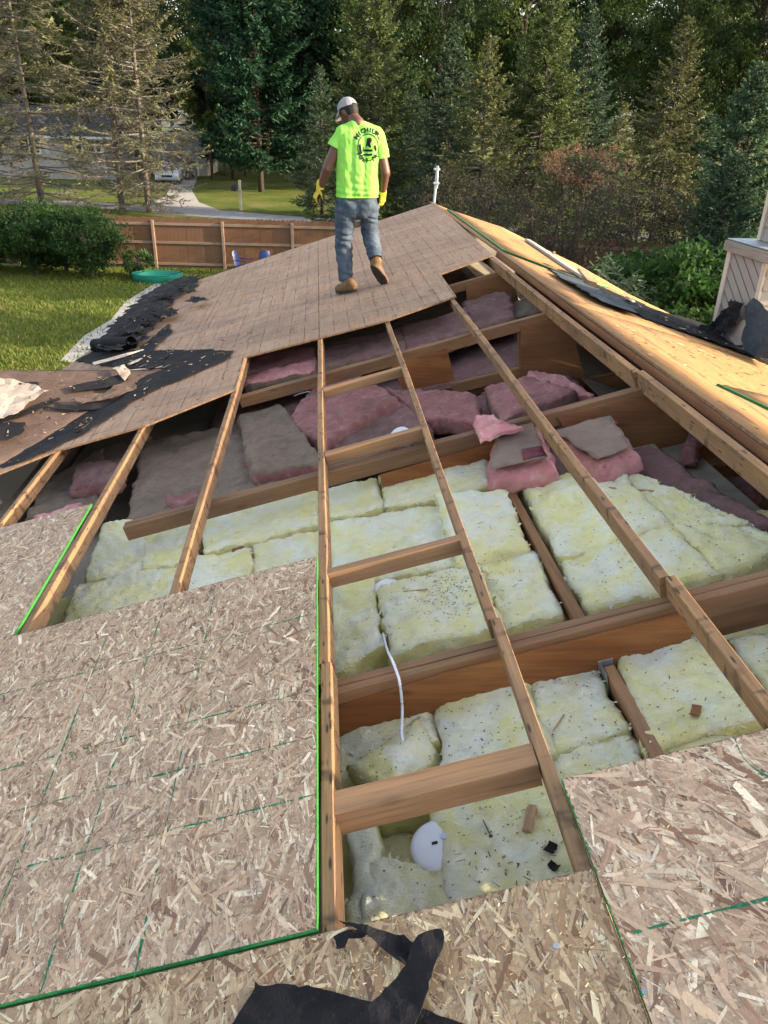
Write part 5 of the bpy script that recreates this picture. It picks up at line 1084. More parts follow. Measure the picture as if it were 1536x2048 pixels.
# parked vehicles (front towards the road)
def vehicle(name, label, x, y, rz, paint, H, hood, Wd=1.9):
    t = empty(name, label, 'car', T(x, y, 0) @ Rz(rz), 'vehicles parked in the driveway'); M = m_plain('car_paint', paint, 0.3, 0.5, 0.05, 2)
    def loft(secs, name, mat, par, bev=0.05):
        b = MB(); V = []; Fc = []; n = 4
        for (y_, hw_, z0, z1) in secs: V += [(-hw_, y_, z0), (hw_, y_, z0), (hw_*0.97, y_, z1), (-hw_*0.97, y_, z1)]
        for i in range(len(secs)-1):
            for k in range(4): Fc.append([i*4+k, i*4+(k+1) % 4, (i+1)*4+(k+1) % 4, (i+1)*4+k])
        Fc += [[3, 2, 1, 0], [(len(secs)-1)*4+k for k in range(4)]]
        bm = bmesh.new(); vs = [bm.verts.new(v) for v in V]
        for f in Fc: bm.faces.new([vs[i] for i in f])
        bmesh.ops.bevel(bm, geom=bm.edges[:], offset=bev, segments=2, affect='EDGES', profile=0.6); me = bpy.data.meshes.new(name); bm.to_mesh(me); bm.free(); return link(name, me, mat, par)
    w_ = Wd/2
    loft([(-2.2, w_*0.9, 0.38, hood-0.08), (-2.0, w_, 0.30, hood), (-0.9, w_, 0.30, hood+0.1), (1.9, w_, 0.30, hood+0.1), (2.25, w_*0.94, 0.4, hood)], 'body', M, t)
    cb = loft([(-0.95, w_*0.9, hood+0.06, hood+0.12), (-0.25, w_*0.78, hood+0.06, H-0.03), (0.4, w_*0.78, hood+0.06, H), (1.5, w_*0.78, hood+0.06, H-0.05), (2.0, w_*0.86, hood+0.06, hood+0.14)], 'cabin', M, t)
    b = MB(); b.add([(-w_*.72, -0.90, hood+.16), (w_*.72, -0.90, hood+.16), (w_*.64, -0.34, H-.10), (-w_*.64, -0.34, H-.10)], [[0, 1, 2, 3]]); b.add([(sx*w_*0.885, a, z) for sx in (1,) for a, z in ((-0.5, hood+.17), (1.5, hood+.17), (1.35, H-.16), (-0.15, H-.16))], [[0, 1, 2, 3]])
    b.build('windscreen', M_GL, cb)
    for sx in (-1, 1):
        b = MB(); b.box(sx*w_*.68-.2, sx*w_*.68+.2, -2.23, -2.08, hood-.3, hood-.12, ch=.03); b.build('headlight', M_TRW, t)
        for y_ in (-1.45, 1.45):
            b = MB(); b.tube([(sx*(w_-.12), y_, .34), (sx*(w_+.02), y_, .34)], .34, 16); o = b.build('wheel', M_MB, t); b = MB(); b.tube([(sx*(w_+.018), y_, .34), (sx*(w_+.032), y_, .34)], .2, 12); b.build('hub_cap', M_STEEL, o)
    b = MB(); b.box(-w_*.42, w_*.42, -2.225, -2.1, hood-.34, hood-.14, ch=.02); b.build('grille', M_MB, t)
    b = MB(); b.box(-w_*.92, w_*.92, -2.32, -2.1, .36, .55, ch=.04); b.build('bumper', M_STEEL, t)
p = ground(348, 362); vehicle('parked_car', 'white low car parked in the driveway behind the bare spruce', p.x, 69, 0.1, (0.6, 0.62, 0.64), 1.42, 0.85)
p = ground(372, 352); vehicle('parked_pickup', 'dark pickup parked in front of the garage door', p.x, 74, -0.05, (0.05, 0.052, 0.06), 1.85, 1.15, 2.0)

M_LAPSHADE = m_plain('siding_lap_shadow', (0.10, 0.08, 0.07), 0.8, 0.2, 0.1, 5)  # darker siding colour standing in for the shadow under each lap
# ------------------------------------------------------------------ sided chase at the right edge
xc = 3.62; pf = at_x(1458, 640, xc); yf = at_x(1432, 642, xc).y; yn = at_x(1519, 598, xc).y; zt = at_x(1462, 500, xc).z
ch = empty('chimney_chase', 'taupe sided chimney chase with a wooden ledge at the right edge of the photo', 'chimney', T(xc, yf, 0)); dy = yn-yf; zb = 1.2
b = MB(); b.box(0, 1.6, dy, 0, zb, zt); b.build('core', M_SIDING, ch)
b = MB(); a = math.radians(36); st = 0.115
lap = []
k = -14
while k < 26:
    z0 = zt-0.02-k*st; P = [(dy+0.05, z0-0.0), (-0.06, z0+(-0.06-dy-0.05)*math.tan(a))]
    q = [(dy+0.05, z0-st), (dy+0.05, z0), (-0.055, z0+(-0.105-dy)*math.tan(a)), (-0.055, z0-st+(-0.105-dy)*math.tan(a))]
    q = clip(clip(q, 1, zt-0.002, True), 1, zb, False)
    if len(q) >= 3:
        mz = lambda y_, z_: (z_-(z0+(y_-dy-0.05)*math.tan(a)))/st
        b.add([(-0.003-0.014*min(1, -mz(y_, z_)), y_, z_) for y_, z_ in q], [list(range(len(q)))])
        e = [(dy+0.05, z0-st), (-0.055, z0-st+(-0.105-dy)*math.tan(a))]
    k += 1
b.build('siding_panel', M_SIDING, ch)
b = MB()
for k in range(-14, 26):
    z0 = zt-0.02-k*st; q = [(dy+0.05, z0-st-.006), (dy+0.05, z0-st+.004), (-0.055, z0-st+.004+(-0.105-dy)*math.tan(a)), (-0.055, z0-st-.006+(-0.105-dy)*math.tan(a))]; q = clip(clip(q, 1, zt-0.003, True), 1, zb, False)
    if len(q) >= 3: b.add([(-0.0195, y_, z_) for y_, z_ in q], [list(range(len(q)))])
b.build('lap_shadow_lines', M_LAPSHADE, ch)  # painted shadow lines along the slanted laps
b = MB(); b.box(-0.03, 0.03, -0.055, 0.012, zb, zt-0.001, ch=.003); b.build('corner_trim', M_TRIM, ch)
b = MB(); b.box(-0.022, 0.0, dy-0.01, dy+0.045, zb, zt-0.001, ch=.003); b.build('corner_trim', M_TRIM, ch)
b = MB()
for k in range(14): z = zt-(k+1)*st; b.add([(0, dy-0.018, z), (1.6, dy-0.018, z), (1.6, dy-0.004, z+st-.004), (0, dy-0.004, z+st-.004)], [[0, 1, 2, 3]]); b.add([(0, dy-0.004, z-.004), (1.6, dy-0.004, z-.004), (1.6, dy-0.018, z), (0, dy-0.018, z)], [[0, 1, 2, 3]])
b.build('siding_panel', M_SIDING, ch)
lumber('ledge_board', T(-xc, -yf, 0), (xc-0.03, yf+0.03, zt+0.085), (xc-0.03, yn-0.3, zt+0.085), 0.06, 0.085, M_GREYWOOD, parent=ch)
b = MB(); b.box(-0.03, 1.6, dy-0.3, 0.05, zt+0.087, zt+0.094); b.build('ledge_cap', M_STEEL, ch)
pu = at_y(1516, 492, yf-0.12); x0 = pu.x-xc+0.03
b = MB(); b.box(x0, x0+0.9, dy+0.15, -0.10, zt+0.09, zt+2.6); b.build('shaft', M_SIDING, ch)
b = MB()
for k in range(22): z = zt+0.1+k*st; b.add([(x0-.016, dy+.15, z), (x0-.016, -.10, z), (x0-.003, -.10, z+st-.004), (x0-.003, dy+.15, z+st-.004)], [[0, 1, 2, 3]]); b.add([(x0, dy+.134, z), (x0+.9, dy+.134, z), (x0+.9, dy+.147, z+st-.004), (x0, dy+.147, z+st-.004)], [[3, 2, 1, 0]])
b.build('siding_panel', M_SIDING, ch)
b = MB(); b.box(x0-.03, x0+.02, -.12, -.07, zt+.096, zt+2.6, ch=.003); b.build('corner_trim', M_TRIM, ch)
b = MB(); b.box(x0-.03, x0+.02, dy+.12, dy+.17, zt+.096, zt+2.6, ch=.003); b.build('corner_trim', M_TRIM, ch)
# torn felt leaning against the chase
Fc_ = Matrix(((0, 0, -1, xc-0.03), (1, 0, 0, 0), (0, 1, 0, 0), (0, 0, 0, 1)))     # (y, z, out of the wall)
cx_ = lambda u, v, o=0: (lambda p: (p.y, p.z))(at_x(u, v, xc-0.03))
felt('blue-grey torn flashing sheet leaning on the sided chase', [(1500, 612), (1518, 596), (1524, 600), (1560, 640), (1590, 720), (1500, 715), (1490, 680), (1500, 650)], 0.03, cx_, Fc_, 21, 0.02, mat=M_FELTB, cat='flashing', jit=0.015, grid=0.03, sc=8)
felt('black curled felt against the foot of the chase', [(1412, 660), (1440, 645), (1462, 622), (1478, 612), (1472, 604), (1490, 600), (1505, 606), (1498, 622), (1488, 650), (1468, 668), (1430, 676)], 0.05, cx_, Fc_, 22, 0.06, group=GF, jit=0.03, grid=0.025, sc=9)
felt('bare grey-tan patch of board under the leaning flashing', [(1462, 672), (1490, 640), (1500, 640), (1492, 690), (1476, 690)], 0.02, cx_, Fc_, 23, 0.01, mat=M_TAN, cat='underlayment', jit=0.008)
# ------------------------------------------------------------------ worker
def j(u, v, dy=0.0, y0=8.5): p = at_y(u, v, y0+dy); return p
def blob(name, caps, vox, smooth=6, ell=()):
    V = []; Fc = []
    def sph(M):
        b0 = len(V); n, m = 14, 9
        for i in range(m+1):
            t = math.pi*i/m
            for k in range(n): a = 2*math.pi*k/n; V.append(M @ Vector((math.sin(t)*math.cos(a), math.sin(t)*math.sin(a), math.cos(t))))
        for i in range(m):
            for k in range(n): Fc.append([b0+i*n+k, b0+(i+1)*n+k, b0+(i+1)*n+(k+1) % n, b0+i*n+(k+1) % n])
    for (a, ra, b_, rb) in caps:
        L = (b_-a).length; n = max(2, int(L/(min(ra, rb)*0.35)))
        for i in range(n+1):
            f = i/n; sph(Matrix.Translation(a.lerp(b_, f)) @ Matrix.Scale(ra+(rb-ra)*f, 4))
    for M in ell: sph(M)
    me = mesh(name+'_raw', V, Fc); o = bpy.data.objects.new('tmp', me); COL.objects.link(o)
    md = o.modifiers.new('r', 'REMESH'); md.mode = 'VOXEL'; md.voxel_size = vox
    ms = o.modifiers.new('s', 'SMOOTH'); ms.factor = 0.6; ms.iterations = smooth
    dg = bpy.context.evaluated_depsgraph_get(); out = bpy.data.meshes.new_from_object(o.evaluated_get(dg)); out.name = name
    bpy.data.objects.remove(o); bpy.data.meshes.remove(me); out.polygons.foreach_set('use_smooth', [True]*len(out.polygons)); return out
def ELL(c, r, R=None): return Matrix.Translation(c) @ (R or Matrix.Identity(4)) @ Matrix.Diagonal((*r, 1))
def cut(me, co, no):
    bm = bmesh.new(); bm.from_mesh(me); bmesh.ops.bisect_plane(bm, geom=bm.verts[:]+bm.edges[:]+bm.faces[:], plane_co=co, plane_no=no, clear_outer=True); bm.to_mesh(me); bm.free()
def displace(me, fn):
    bm = bmesh.new(); bm.from_mesh(me); bm.normal_update(); N = [v.normal.copy() for v in bm.verts]
    for v, n in zip(bm.verts, N): v.co += n*fn(v.co, n)
    bm.to_mesh(me); bm.free(); me.polygons.foreach_set('use_smooth', [True]*len(me.polygons))
M_SKIN = m_plain('brown_skin', (0.105, 0.048, 0.03), 0.5, 0.4, 0.12, 20); M_HAIR = m_plain('black_hair', (0.012, 0.01, 0.01), 0.7, 0.3, 0.3, 60)
a = Mat('neon_shirt_fabric', 0.85, 0.1); k_ = a.mix(a.ramp(a.noise(a.coord((1, 1, 1)), 9, 3), [(0.35, 0.0), (0.65, 1.0)]), (0.30, 0.72, 0.11), (0.36, 0.80, 0.15)); a.col(k_); a.bump(a.noise(a.coord((1, 1, 1)), 300, 2), 0.15, 0.001); a.translucent(k_, 0.22); M_SHIRT = a.m
a = Mat('faded_denim', 0.9, 0.1); co = a.coord((1, 1, 1)); k_ = a.mix(a.ramp(a.noise(co, 6, 4, 0.6), [(0.35, 0.0), (0.68, 1.0)]), (0.042, 0.062, 0.092), (0.095, 0.117, 0.145)); k_ = a.mix(a.ramp(a.noise(a.coord((1, 1, 0.4)), 22, 4, 0.7), [(0.5, 0.0), (0.75, 0.5)]), k_, (0.028, 0.04, 0.06)); a.col(k_); a.bump(a.noise(co, 45, 4), 0.5, 0.006); M_JEAN = a.m
M_CAP = m_plain('grey_cap_cloth', (0.27, 0.26, 0.28), 0.9, 0.1, 0.12, 30); M_GLY = m_plain('yellow_glove_knit', (0.55, 0.42, 0.05), 0.9, 0.1, 0.12, 60); M_GLB = m_plain('black_glove_rubber', (0.014, 0.014, 0.016), 0.6, 0.4, 0.3, 40)
M_BOOT = m_plain('tan_boot_leather', (0.15, 0.085, 0.042), 0.75, 0.3, 0.3, 25); M_SOLE = m_plain('dark_boot_sole', (0.035, 0.025, 0.02), 0.8, 0.3, 0.3, 40); M_PRINT = m_plain('black_shirt_print', (0.012, 0.012, 0.02), 0.8, 0.2, 0.2, 40)
foot0 = FL @ Vector((*rl(692, 588, 0.03), 0.031))
worker = empty('person', 'worker in a neon green T-shirt, jeans, cap and yellow gloves walking up the old deck', 'person', T(*foot0)); IW = T(*(-foot0))
def put(name, me, mats, parent=worker, kids=False):
    if parent is worker: me.transform(IW)
    else: me.transform(IW)
    return link(name, me, mats, parent)
neck, headc = j(715, 247, 0.0), j(697, 224, 0.10)
shL, shR = j(684, 268), j(755, 271); elL, wrL, haL = j(655, 337, -0.02), j(641, 374, 0.05), j(634, 390, 0.07)
elR, wrR, haR = j(770, 345, -0.03), j(765, 385, 0.05), j(764, 397, 0.06)
hipL, hipR = j(694, 414), j(736, 413); knL, anL = j(687, 490, 0.05), j(692, 562, 0.0); knR, anR = j(740, 468, 0.10), j(752, 520, -0.14)
face = Vector((-0.62, 0.62, -0.45)).normalized()
side = Vector((0.62, 0.62, 0)).normalized()
upv = side.cross(face).normalized()
RH = Matrix((face, side, upv)).transposed().to_4x4()
body = blob('body', [(shL, .055, elL, .056), (elL, .054, wrL, .038), (shR, .055, elR, .056), (elR, .054, wrR, .038), (neck, .068, headc-upv*.05-face*.02, .062),
    (j(700, 290), .085, j(702, 395), .10), (j(735, 290), .085, j(732, 395), .10), (j(717, 290), .09, j(717, 400), .10), (hipL, .085, knL, .06), (knL, .055, anL, .04), (hipR, .085, knR, .06), (knR, .055, anR, .04), (neck, .06, shL, .05), (neck, .06, shR, .05),
    (wrL, .032, haL, .026), (wrR, .032, haR, .026), (headc+face*.092-upv*.005, .012, headc+face*.108-upv*.035, .016), (headc+face*.07-upv*.085, .03, headc+face*.055-upv*.10, .032)], 0.0095, 5,
    [ELL(headc, (.102, .080, .118), RH), ELL(headc+face*.03-upv*.05, (.07, .062, .075), RH), ELL(headc+side*.082-upv*.015-face*.01, (.022, .012, .034), RH), ELL(headc-side*.082-upv*.015-face*.01, (.022, .012, .034), RH), ELL(headc+face*.092-upv*.065, (.012, .028, .010), RH)])
put('body', body, M_SKIN)
for sgn in (-1, 1):
    b = MB(); me = blob('eye', [], 0.003, 1, [ELL(headc+face*.088+side*(sgn*.033)+upv*.008, (.012, .014, .010), RH)]); put('eye', me, M_TRW)
# short hair
me = blob('hair', [], 0.008, 3, [ELL(headc+upv*.012-face*.012, (.104, .085, .118), RH)]); cut(me, headc-upv*.03-face*.03, (face*0.75-upv*0.45).normalized()); put('hair', me, M_HAIR)
# cap
capc = headc+upv*.03
me = blob('crown', [], 0.008, 3, [ELL(capc, (.114, .096, .108), RH)]); cut(me, capc+upv*0.004, (-upv+face*0.10).normalized()); cap = put('cap', me, M_CAP)
V = []; Fc = []; n = 16
for zz in (0, -0.005):
    for i in range(5):
        for k in range(n+1):
            a = -1.25+2.5*k/n; r = 1+0.72*i/4*math.cos(a*0.75); x = .108*r*math.cos(a); y = .092*(1+0.08*i/4)*math.sin(a); V.append(capc+face*x+side*y+upv*(.004+zz-0.030*(i/4)-0.25*y*y*(i/4)*8*0.3))
m_ = 5*(n+1)
for i in range(4):
    for k in range(n): q = [i*(n+1)+k, (i+1)*(n+1)+k, (i+1)*(n+1)+k+1, i*(n+1)+k+1]; Fc.append(q); Fc.append([m_+v for v in q[::-1]])
me = mesh('brim', V, Fc, True); put('brim', me, M_CAP, cap)
me = blob('button', [(capc+upv*.106, .009, capc+upv*.110, .008)], 0.003, 1); put('button', me, M_CAP, cap)
# shirt
shirt = blob('shirt', [(j(697, 282), .125, j(695, 350), .12), (j(695, 350), .12, j(697, 402), .128), (j(738, 284), .125, j(735, 350), .118), (j(735, 350), .118, j(733, 402), .125), (j(716, 285), .13, j(715, 402), .13),
    (j(690, 271), .085, j(750, 274), .085), (j(713, 251), .066, j(686, 268), .08), (j(716, 251), .066, j(752, 271), .082)], 0.0095, 4)
cut(shirt, j(714, 394), (AX*0.02-Vector((0, 0, 1))).normalized())
cut(shirt, j(714, 243), Vector((0.05, 0.1, 1)).normalized())
sleeves = []
for (p0, r0, p1, r1, hem, el) in ((j(686, 270), .088, j(660, 312), .080, j(672, 297), elL), (j(754, 274), .084, j(768, 332), .074, j(767, 317), elR)):
    me = blob('sleeve', [(p0, r0, p1, r1)], 0.0095, 4); cut(me, hem, (el-p0).normalized()); sleeves.append(me)
def trim(me, co, no, test):
    bm = bmesh.new(); bm.from_mesh(me); fs = [f for f in bm.faces if test(f.calc_center_median())]; g = set(fs)
    for f in fs: g.update(f.verts); g.update(f.edges)
    bmesh.ops.bisect_plane(bm, geom=list(g), plane_co=co, plane_no=no, clear_outer=True); bm.to_mesh(me); bm.free()
zh = j(714, 394).z
def folds(c, n):
    h = c.z-zh; lowf = max(0, 1-h/0.28)
    k = 0.0085*lowf*math.sin(c.z*105+5*noise.noise((c.x*4, c.y*4, c.z*5))+2.2*c.x*4)*(0.4+noise.noise((c.x*6, 3, c.z*4)))
    k += 0.009*noise.noise((c.x*14+c.z*6, c.y*9, c.z*7))+0.004*noise.noise((c.x*38, c.y*20, c.z*22+c.x*20))
    return k
displace(shirt, folds)
SH = put('shirt', shirt, M_SHIRT)
for me in sleeves: displace(me, lambda c, n: 0.010*noise.noise((c.x*13+c.z*6, c.y*9, c.z*12))); put('sleeve', me, M_SHIRT, SH)
bmS = bmesh.new(); bmS.from_mesh(shirt); bvh = BVHTree.FromBMesh(bmS); bmS.free()
# print on the back, wrapped onto the cloth
pc = j(735, 294); fo = IW @ pc; px_m = (j(736, 294)-j(735, 294)).length
def wrap(pts2, fcs, name, parent):
    V = []
    for x, y in pts2:
        o = Vector((fo.x+x, -1.5, fo.z+y)); h, nrm, _, _ = bvh.ray_cast(o, Vector((0, 1, 0))); V.append((h+Vector((0, -0.0035, 0))) if h else Vector((o.x, 0, o.z)))
    return link(name, mesh(name, V, fcs), M_PRINT, parent)
def wrap_poly(poly, name, parent, g=0.008):
    V, Fc, mi = sheet_mesh(poly, lambda x, y: 0, 0.001, grid=g, step=g); n = len(V)//2; wrap([(v[0], v[1]) for v in V[:n]], [f for f in Fc if max(f) < n], name, parent)
R0 = 24.5*px_m
for k, (ra, rb) in enumerate(((R0, R0*0.93),)):
    P2 = []; Fc = []; n = 72
    for i in range(n):
        t = 2*math.pi*i/n; P2 += [(ra*math.cos(t)*.88, ra*math.sin(t)), (rb*math.cos(t)*.88, rb*math.sin(t))]
    for i in range(n): q = (i+1) % n; Fc.append([2*i, 2*q, 2*q+1, 2*i+1])
    emb = wrap(P2, Fc, 'printed_ring', SH)
u_ = R0
for poly in ([(-.20, .05), (-.10, .62), (.02, .72), (.22, .70), (.30, .52), (.16, .28), (.24, -.02), (.08, .02), (-.04, .10)], [(-.34, -.16), (.36, -.13), (.37, -.30), (-.33, -.31)], [(-.42, -.48), (.34, -.44), (.33, -.60), (-.40, -.62)],
             [(-.78, .12), (-.62, .26), (-.58, .02), (-.50, -.30), (-.44, -.44), (-.56, -.50), (-.72, -.28)], [(.44, .06), (.58, .22), (.66, .02), (.72, -.20), (.60, -.30), (.50, -.12)], [(-.44, .0), (-.36, .06), (-.37, -.3), (-.44, -.36)]):
    wrap_poly([(x*u_, y*u_) for x, y in poly], 'printed_emblem', SH)
def letters(txt, rad, a0, a1, size, flip):
    n = len(txt)
    for i, chx in enumerate(txt):
        if chx == ' ': continue
        cu = bpy.data.curves.new('t', 'FONT'); cu.body = chx; cu.size = size; cu.align_x = 'CENTER'; cu.offset = size*0.045; cu.resolution_u = 3
        o = bpy.data.objects.new('t', cu); COL.objects.link(o); dg = bpy.context.evaluated_depsgraph_get(); me = bpy.data.meshes.new_from_object(o.evaluated_get(dg)); bpy.data.objects.remove(o)
        bm = bmesh.new(); bm.from_mesh(me); bmesh.ops.triangulate(bm, faces=bm.faces[:]); bmesh.ops.subdivide_edges(bm, edges=[e for e in bm.edges if e.calc_length() > 0.008], cuts=2); bm.verts.index_update()
        a = a0+(a1-a0)*i/(n-1); P2 = []
        for v in bm.verts:
            x, y = v.co.x, v.co.y
            if flip: r = rad-y; t = a+x/rad
            else: r = rad+y; t = a-x/rad
            P2.append((r*math.cos(t)*.92, r*math.sin(t)))
        Fc = [[v.index for v in f.verts] for f in bm.faces]; bm.free(); bpy.data.meshes.remove(me); wrap(P2, Fc, 'printed_letter', SH)
letters('MICHIURE', R0*1.09, math.radians(143), math.radians(35), 0.058, False)
letters('POLY PR', R0*1.11, math.radians(212), math.radians(318), 0.058, True)
# jeans
jl = blob('jeans', [(j(692, 400), .10, j(735, 400), .10), (j(700, 386), .10, j(730, 386), .10), (j(714, 386), .105, j(714, 404), .105), (j(690, 418), .108, knL, .098), (knL, .096, j(691, 545), .082), (j(691, 545), .082, j(692, 566, 0), .072),
    (j(737, 418), .108, knR, .092), (knR, .092, j(748, 505, -.08), .082), (j(748, 505, -.08), .082, j(752, 518, -.13), .074), (j(697, 412, -.03), .10, j(705, 420, -.03), .095), (j(733, 412, -.03), .10, j(725, 420, -.03), .095)], 0.0095, 4)
zk = j(700, 478).z; xm_ = j(714, 520).x
trim(jl, j(692, 562), (j(692, 566)-j(690, 520)).normalized(), lambda c: c.x < xm_ and c.z < zk); trim(jl, j(751, 520, -.12), (j(752, 518, -.13)-j(748, 500, -.06)).normalized(), lambda c: c.x > xm_ and c.z < zk)
def jf(c, n):
    return 0.011*noise.noise((c.x*7, c.y*7, c.z*16))+0.005*noise.noise((c.x*22, c.y*22, c.z*40))+0.011*math.sin(c.z*75+c.x*22+4*noise.noise((c.x*8, c.y*8, c.z*8)))*max(0, noise.noise((c.x*5+3, c.y*5, c.z*6))+0.15)
displace(jl, jf); J = put('jeans', jl, M_JEAN)
for (u, sx) in ((697, -1), (733, 1)):
    c0 = IW @ j(u, 415); bmS = bmesh.new(); bmS.from_mesh(jl); bj = BVHTree.FromBMesh(bmS); bmS.free(); P2 = []; V = []
    pk = [(-.065, .05), (.065, .05), (.062, -.06), (0, -.09), (-.062, -.06)]
    vv, ff, _ = sheet_mesh(pk, lambda x, y: 0, 0.001, grid=0.015, step=0.015); n = len(vv)//2
    for x, y, _ in vv[:n]:
        h = bj.ray_cast(Vector((c0.x+x, -1.5, c0.z+y)), Vector((0, 1, 0)))[0]; V.append((h+Vector((0, -.004, 0))) if h else Vector((c0.x+x, -.1, c0.z+y)))
    link('back_pocket', mesh('back_pocket', V, [f for f in ff if max(f) < n], True), M_JEAN, J)
# boots
upn = FL.to_3x3() @ Vector((0, 0, 1))
def boot(heel, toe, ank, up, name='boot'):
    d = (toe-heel).normalized(); u2 = (up-d*up.dot(d)).normalized()
    me = blob('boot', [(heel+u2*.055+d*.05, .052, ank, .066), (heel+u2*.05+d*.05, .05, toe+u2*.045-d*.06, .046), (toe+u2*.045-d*.06, .046, toe+u2*.04-d*.045, .043), (heel+u2*.09+d*.07, .055, toe+u2*.055-d*.12, .045)], 0.008, 4)
    cut(me, heel+u2*.012, -u2); bo = put('boot', me, M_BOOT)
    s_ = d.cross(u2); V = []; Fc = []; L = (toe-heel).length; n = 20; ol = []
    for k in range(n):
        a = 2*math.pi*k/n; x = L/2+L/2*math.cos(a)*1.01; w_ = (.050 if x > L*.55 else .042)*(1-0.0*abs(math.cos(a))); ol.append((x, w_*math.sin(a)*1.0+(0)))
    for z in (0.0, 0.024):
        for x, y in ol: V.append(heel+d*x+s_*y*1.08+u2*z)
    Fc = [list(range(n))[::-1], list(range(n, 2*n))]+[[k, (k+1) % n, n+(k+1) % n, n+k] for k in range(n)]
    put('sole', mesh('sole', V, Fc), M_SOLE, bo); return bo
hl = FL @ Vector((*rl(716, 581, 0.032), 0.032)); tl = FL @ Vector((*rl(662, 587, 0.032), 0.032)); tl = hl+(tl-hl).normalized()*0.30
boot(hl, tl, j(694, 560), upn)
tr_ = FL @ Vector((*rl(768, 566, 0.032), 0.034)); hr = j(743, 531, -.20)
boot(hr, hr+(tr_-hr).normalized()*0.29, j(752, 522, -.12), Vector((0.25, 0.9, 0.35)))
# gloves
def glove(wr, ha, dirv, back, curl):
    d = dirv.normalized(); bk = (back-d*back.dot(d)).normalized(); s_ = d.cross(bk); caps = [(wr-d*.045, .043, wr+d*.01, .042), (wr+d*.02+s_*.018, .028, ha+s_*.026, .026), (wr+d*.02-s_*.018, .028, ha-s_*.026, .026), (wr+d*.02, .028, ha, .028)]
    for k, (off, L) in enumerate(((-.036, .070), (-.012, .082), (.012, .078), (.035, .062))):
        p0 = ha+s_*off+d*.012; a1 = curl*(0.7+0.12*k); v1 = d*math.cos(a1)-bk*math.sin(a1); p1 = p0+v1*L*.45; a2 = a1+curl*0.9; v2 = d*math.cos(a2)-bk*math.sin(a2); p2 = p1+v2*L*.34; a3 = a2+curl*.6; p3 = p2+(d*math.cos(a3)-bk*math.sin(a3))*L*.24
        caps += [(p0, .0135, p1, .0125), (p1, .0125, p2, .0115), (p2, .0115, p3, .010)]
    t0 = wr+d*.03-s_*.030; t1 = t0-s_*.03+d*.028-bk*.012; t2 = t1+d*.034-bk*.012+s_*.004; caps += [(t0, .018, t1, .015), (t1, .0145, t2, .012)]
    me = blob('glove', caps, 0.0045, 3); bm = bmesh.new(); bm.from_mesh(me); bm.normal_update()
    for f in bm.faces: f.material_index = 1 if (f.normal.dot(bk) < 0.25 and (f.calc_center_median()-wr).dot(d) > 0.012) else 0
    bm.to_mesh(me); bm.free(); put('glove', me, [M_GLY, M_GLB])
glove(wrL+(haL-wrL)*0.1, haL+(haL-wrL)*0.25, Vector((-0.10, 0.1, -1)), Vector((-1, -0.25, 0.1)), 0.5)
glove(wrR+(haR-wrR)*0.1, haR+(haR-wrR)*0.3, Vector((-0.05, 0.1, -1)), Vector((0.75, -0.65, 0)), 0.55)
# ------------------------------------------------------------------ small things lying about
dg = bpy.context.evaluated_depsgraph_get(); dg.update()
def drop(s, y, Fm=FL, h=0.6):
    nrm = (Fm.to_3x3() @ Vector((0, 0, 1))).normalized(); o = Fm @ Vector((s, y, h)); ok, loc, n, i, ob, m_ = scene.ray_cast(dg, o, -nrm, distance=3.0)
    if not ok: return None
    q = Fm.inverted() @ loc; return q, ob
def slivers(name, spots, n, seed, names, mat, lmin, lmax, wmin, wmax, Fm=FL, cols=None):
    r = random.Random(seed); Q = []
    for _ in range(n*4):
        if len(Q) >= n: break
        c, rad = spots[r.randrange(len(spots))]; s, y = c[0]+r.gauss(0, rad), c[1]+r.gauss(0, rad); h = drop(s, y, Fm, -0.10 if names is ins else 0.6)
        if not h or not any(h[1].name.startswith(k) for k in names): continue
        q = h[0]; a = r.uniform(0, 3.14); L = r.uniform(lmin, lmax)*r.random()**0.7+0.004; w_ = r.uniform(wmin, wmax); d = Vector((math.cos(a), math.sin(a), r.uniform(-.15, .15))); sv = Vector((-d.y, d.x, r.uniform(-.3, .3)))
        p = Vector((q.x, q.y, q.z+0.004)); Q.append([p-d*L/2-sv*w_/2, p+d*L/2-sv*w_*.2, p+d*L/2+sv*w_*.3, p-d*L/2+sv*w_/2])
    A = np.array([[tuple(v) for v in q] for q in Q]); c = None
    if cols is not None:
        rn = np.random.default_rng(seed); pal = np.array(cols); c = (pal[rn.choice(len(pal), len(Q))]*rn.normal(1, .15, (len(Q), 1))).clip(0.01, 1).astype(np.float32)
    o = link(name, quads_mesh(name, A, c), mat, None, Fm); return tag(o, kind='stuff')
a = Mat('loose_splinters', 0.9, 0.1); a.col(a.attr()); M_SPL = a.m
dk = [(0.07, 0.04, 0.025), (0.12, 0.07, 0.04), (0.03, 0.024, 0.02), (0.18, 0.11, 0.06)]
lt = [(0.5, 0.36, 0.22), (0.38, 0.26, 0.16), (0.6, 0.47, 0.32)]
ins = ('insulation_batt',)
slivers('wood_splinters', [((0.42, 1.5), .3), ((0.3, 2.9), .3), ((0.55, 2.85), .10), ((0.5, 2.9), .13), ((0.6, 2.8), .13), ((1.0, 2.0), .3), ((1.5, 2.7), .4), ((-0.9, 3.2), .4), ((0.6, 3.6), .4), ((0.5, 1.3), .2)], 520, 3, ins, M_SPL, 0.004, 0.030, 0.001, 0.0035, cols=dk)
slivers('dark_grit', [((0.55, 2.9), .13), ((0.5, 1.95), .25), ((1.3, 1.75), .3), ((1.5, 2.8), .35), ((-1.0, 3.3), .4), ((0.5, 1.3), .3)], 1500, 4, ins, M_SPL, 0.002, 0.006, 0.002, 0.006, cols=dk)
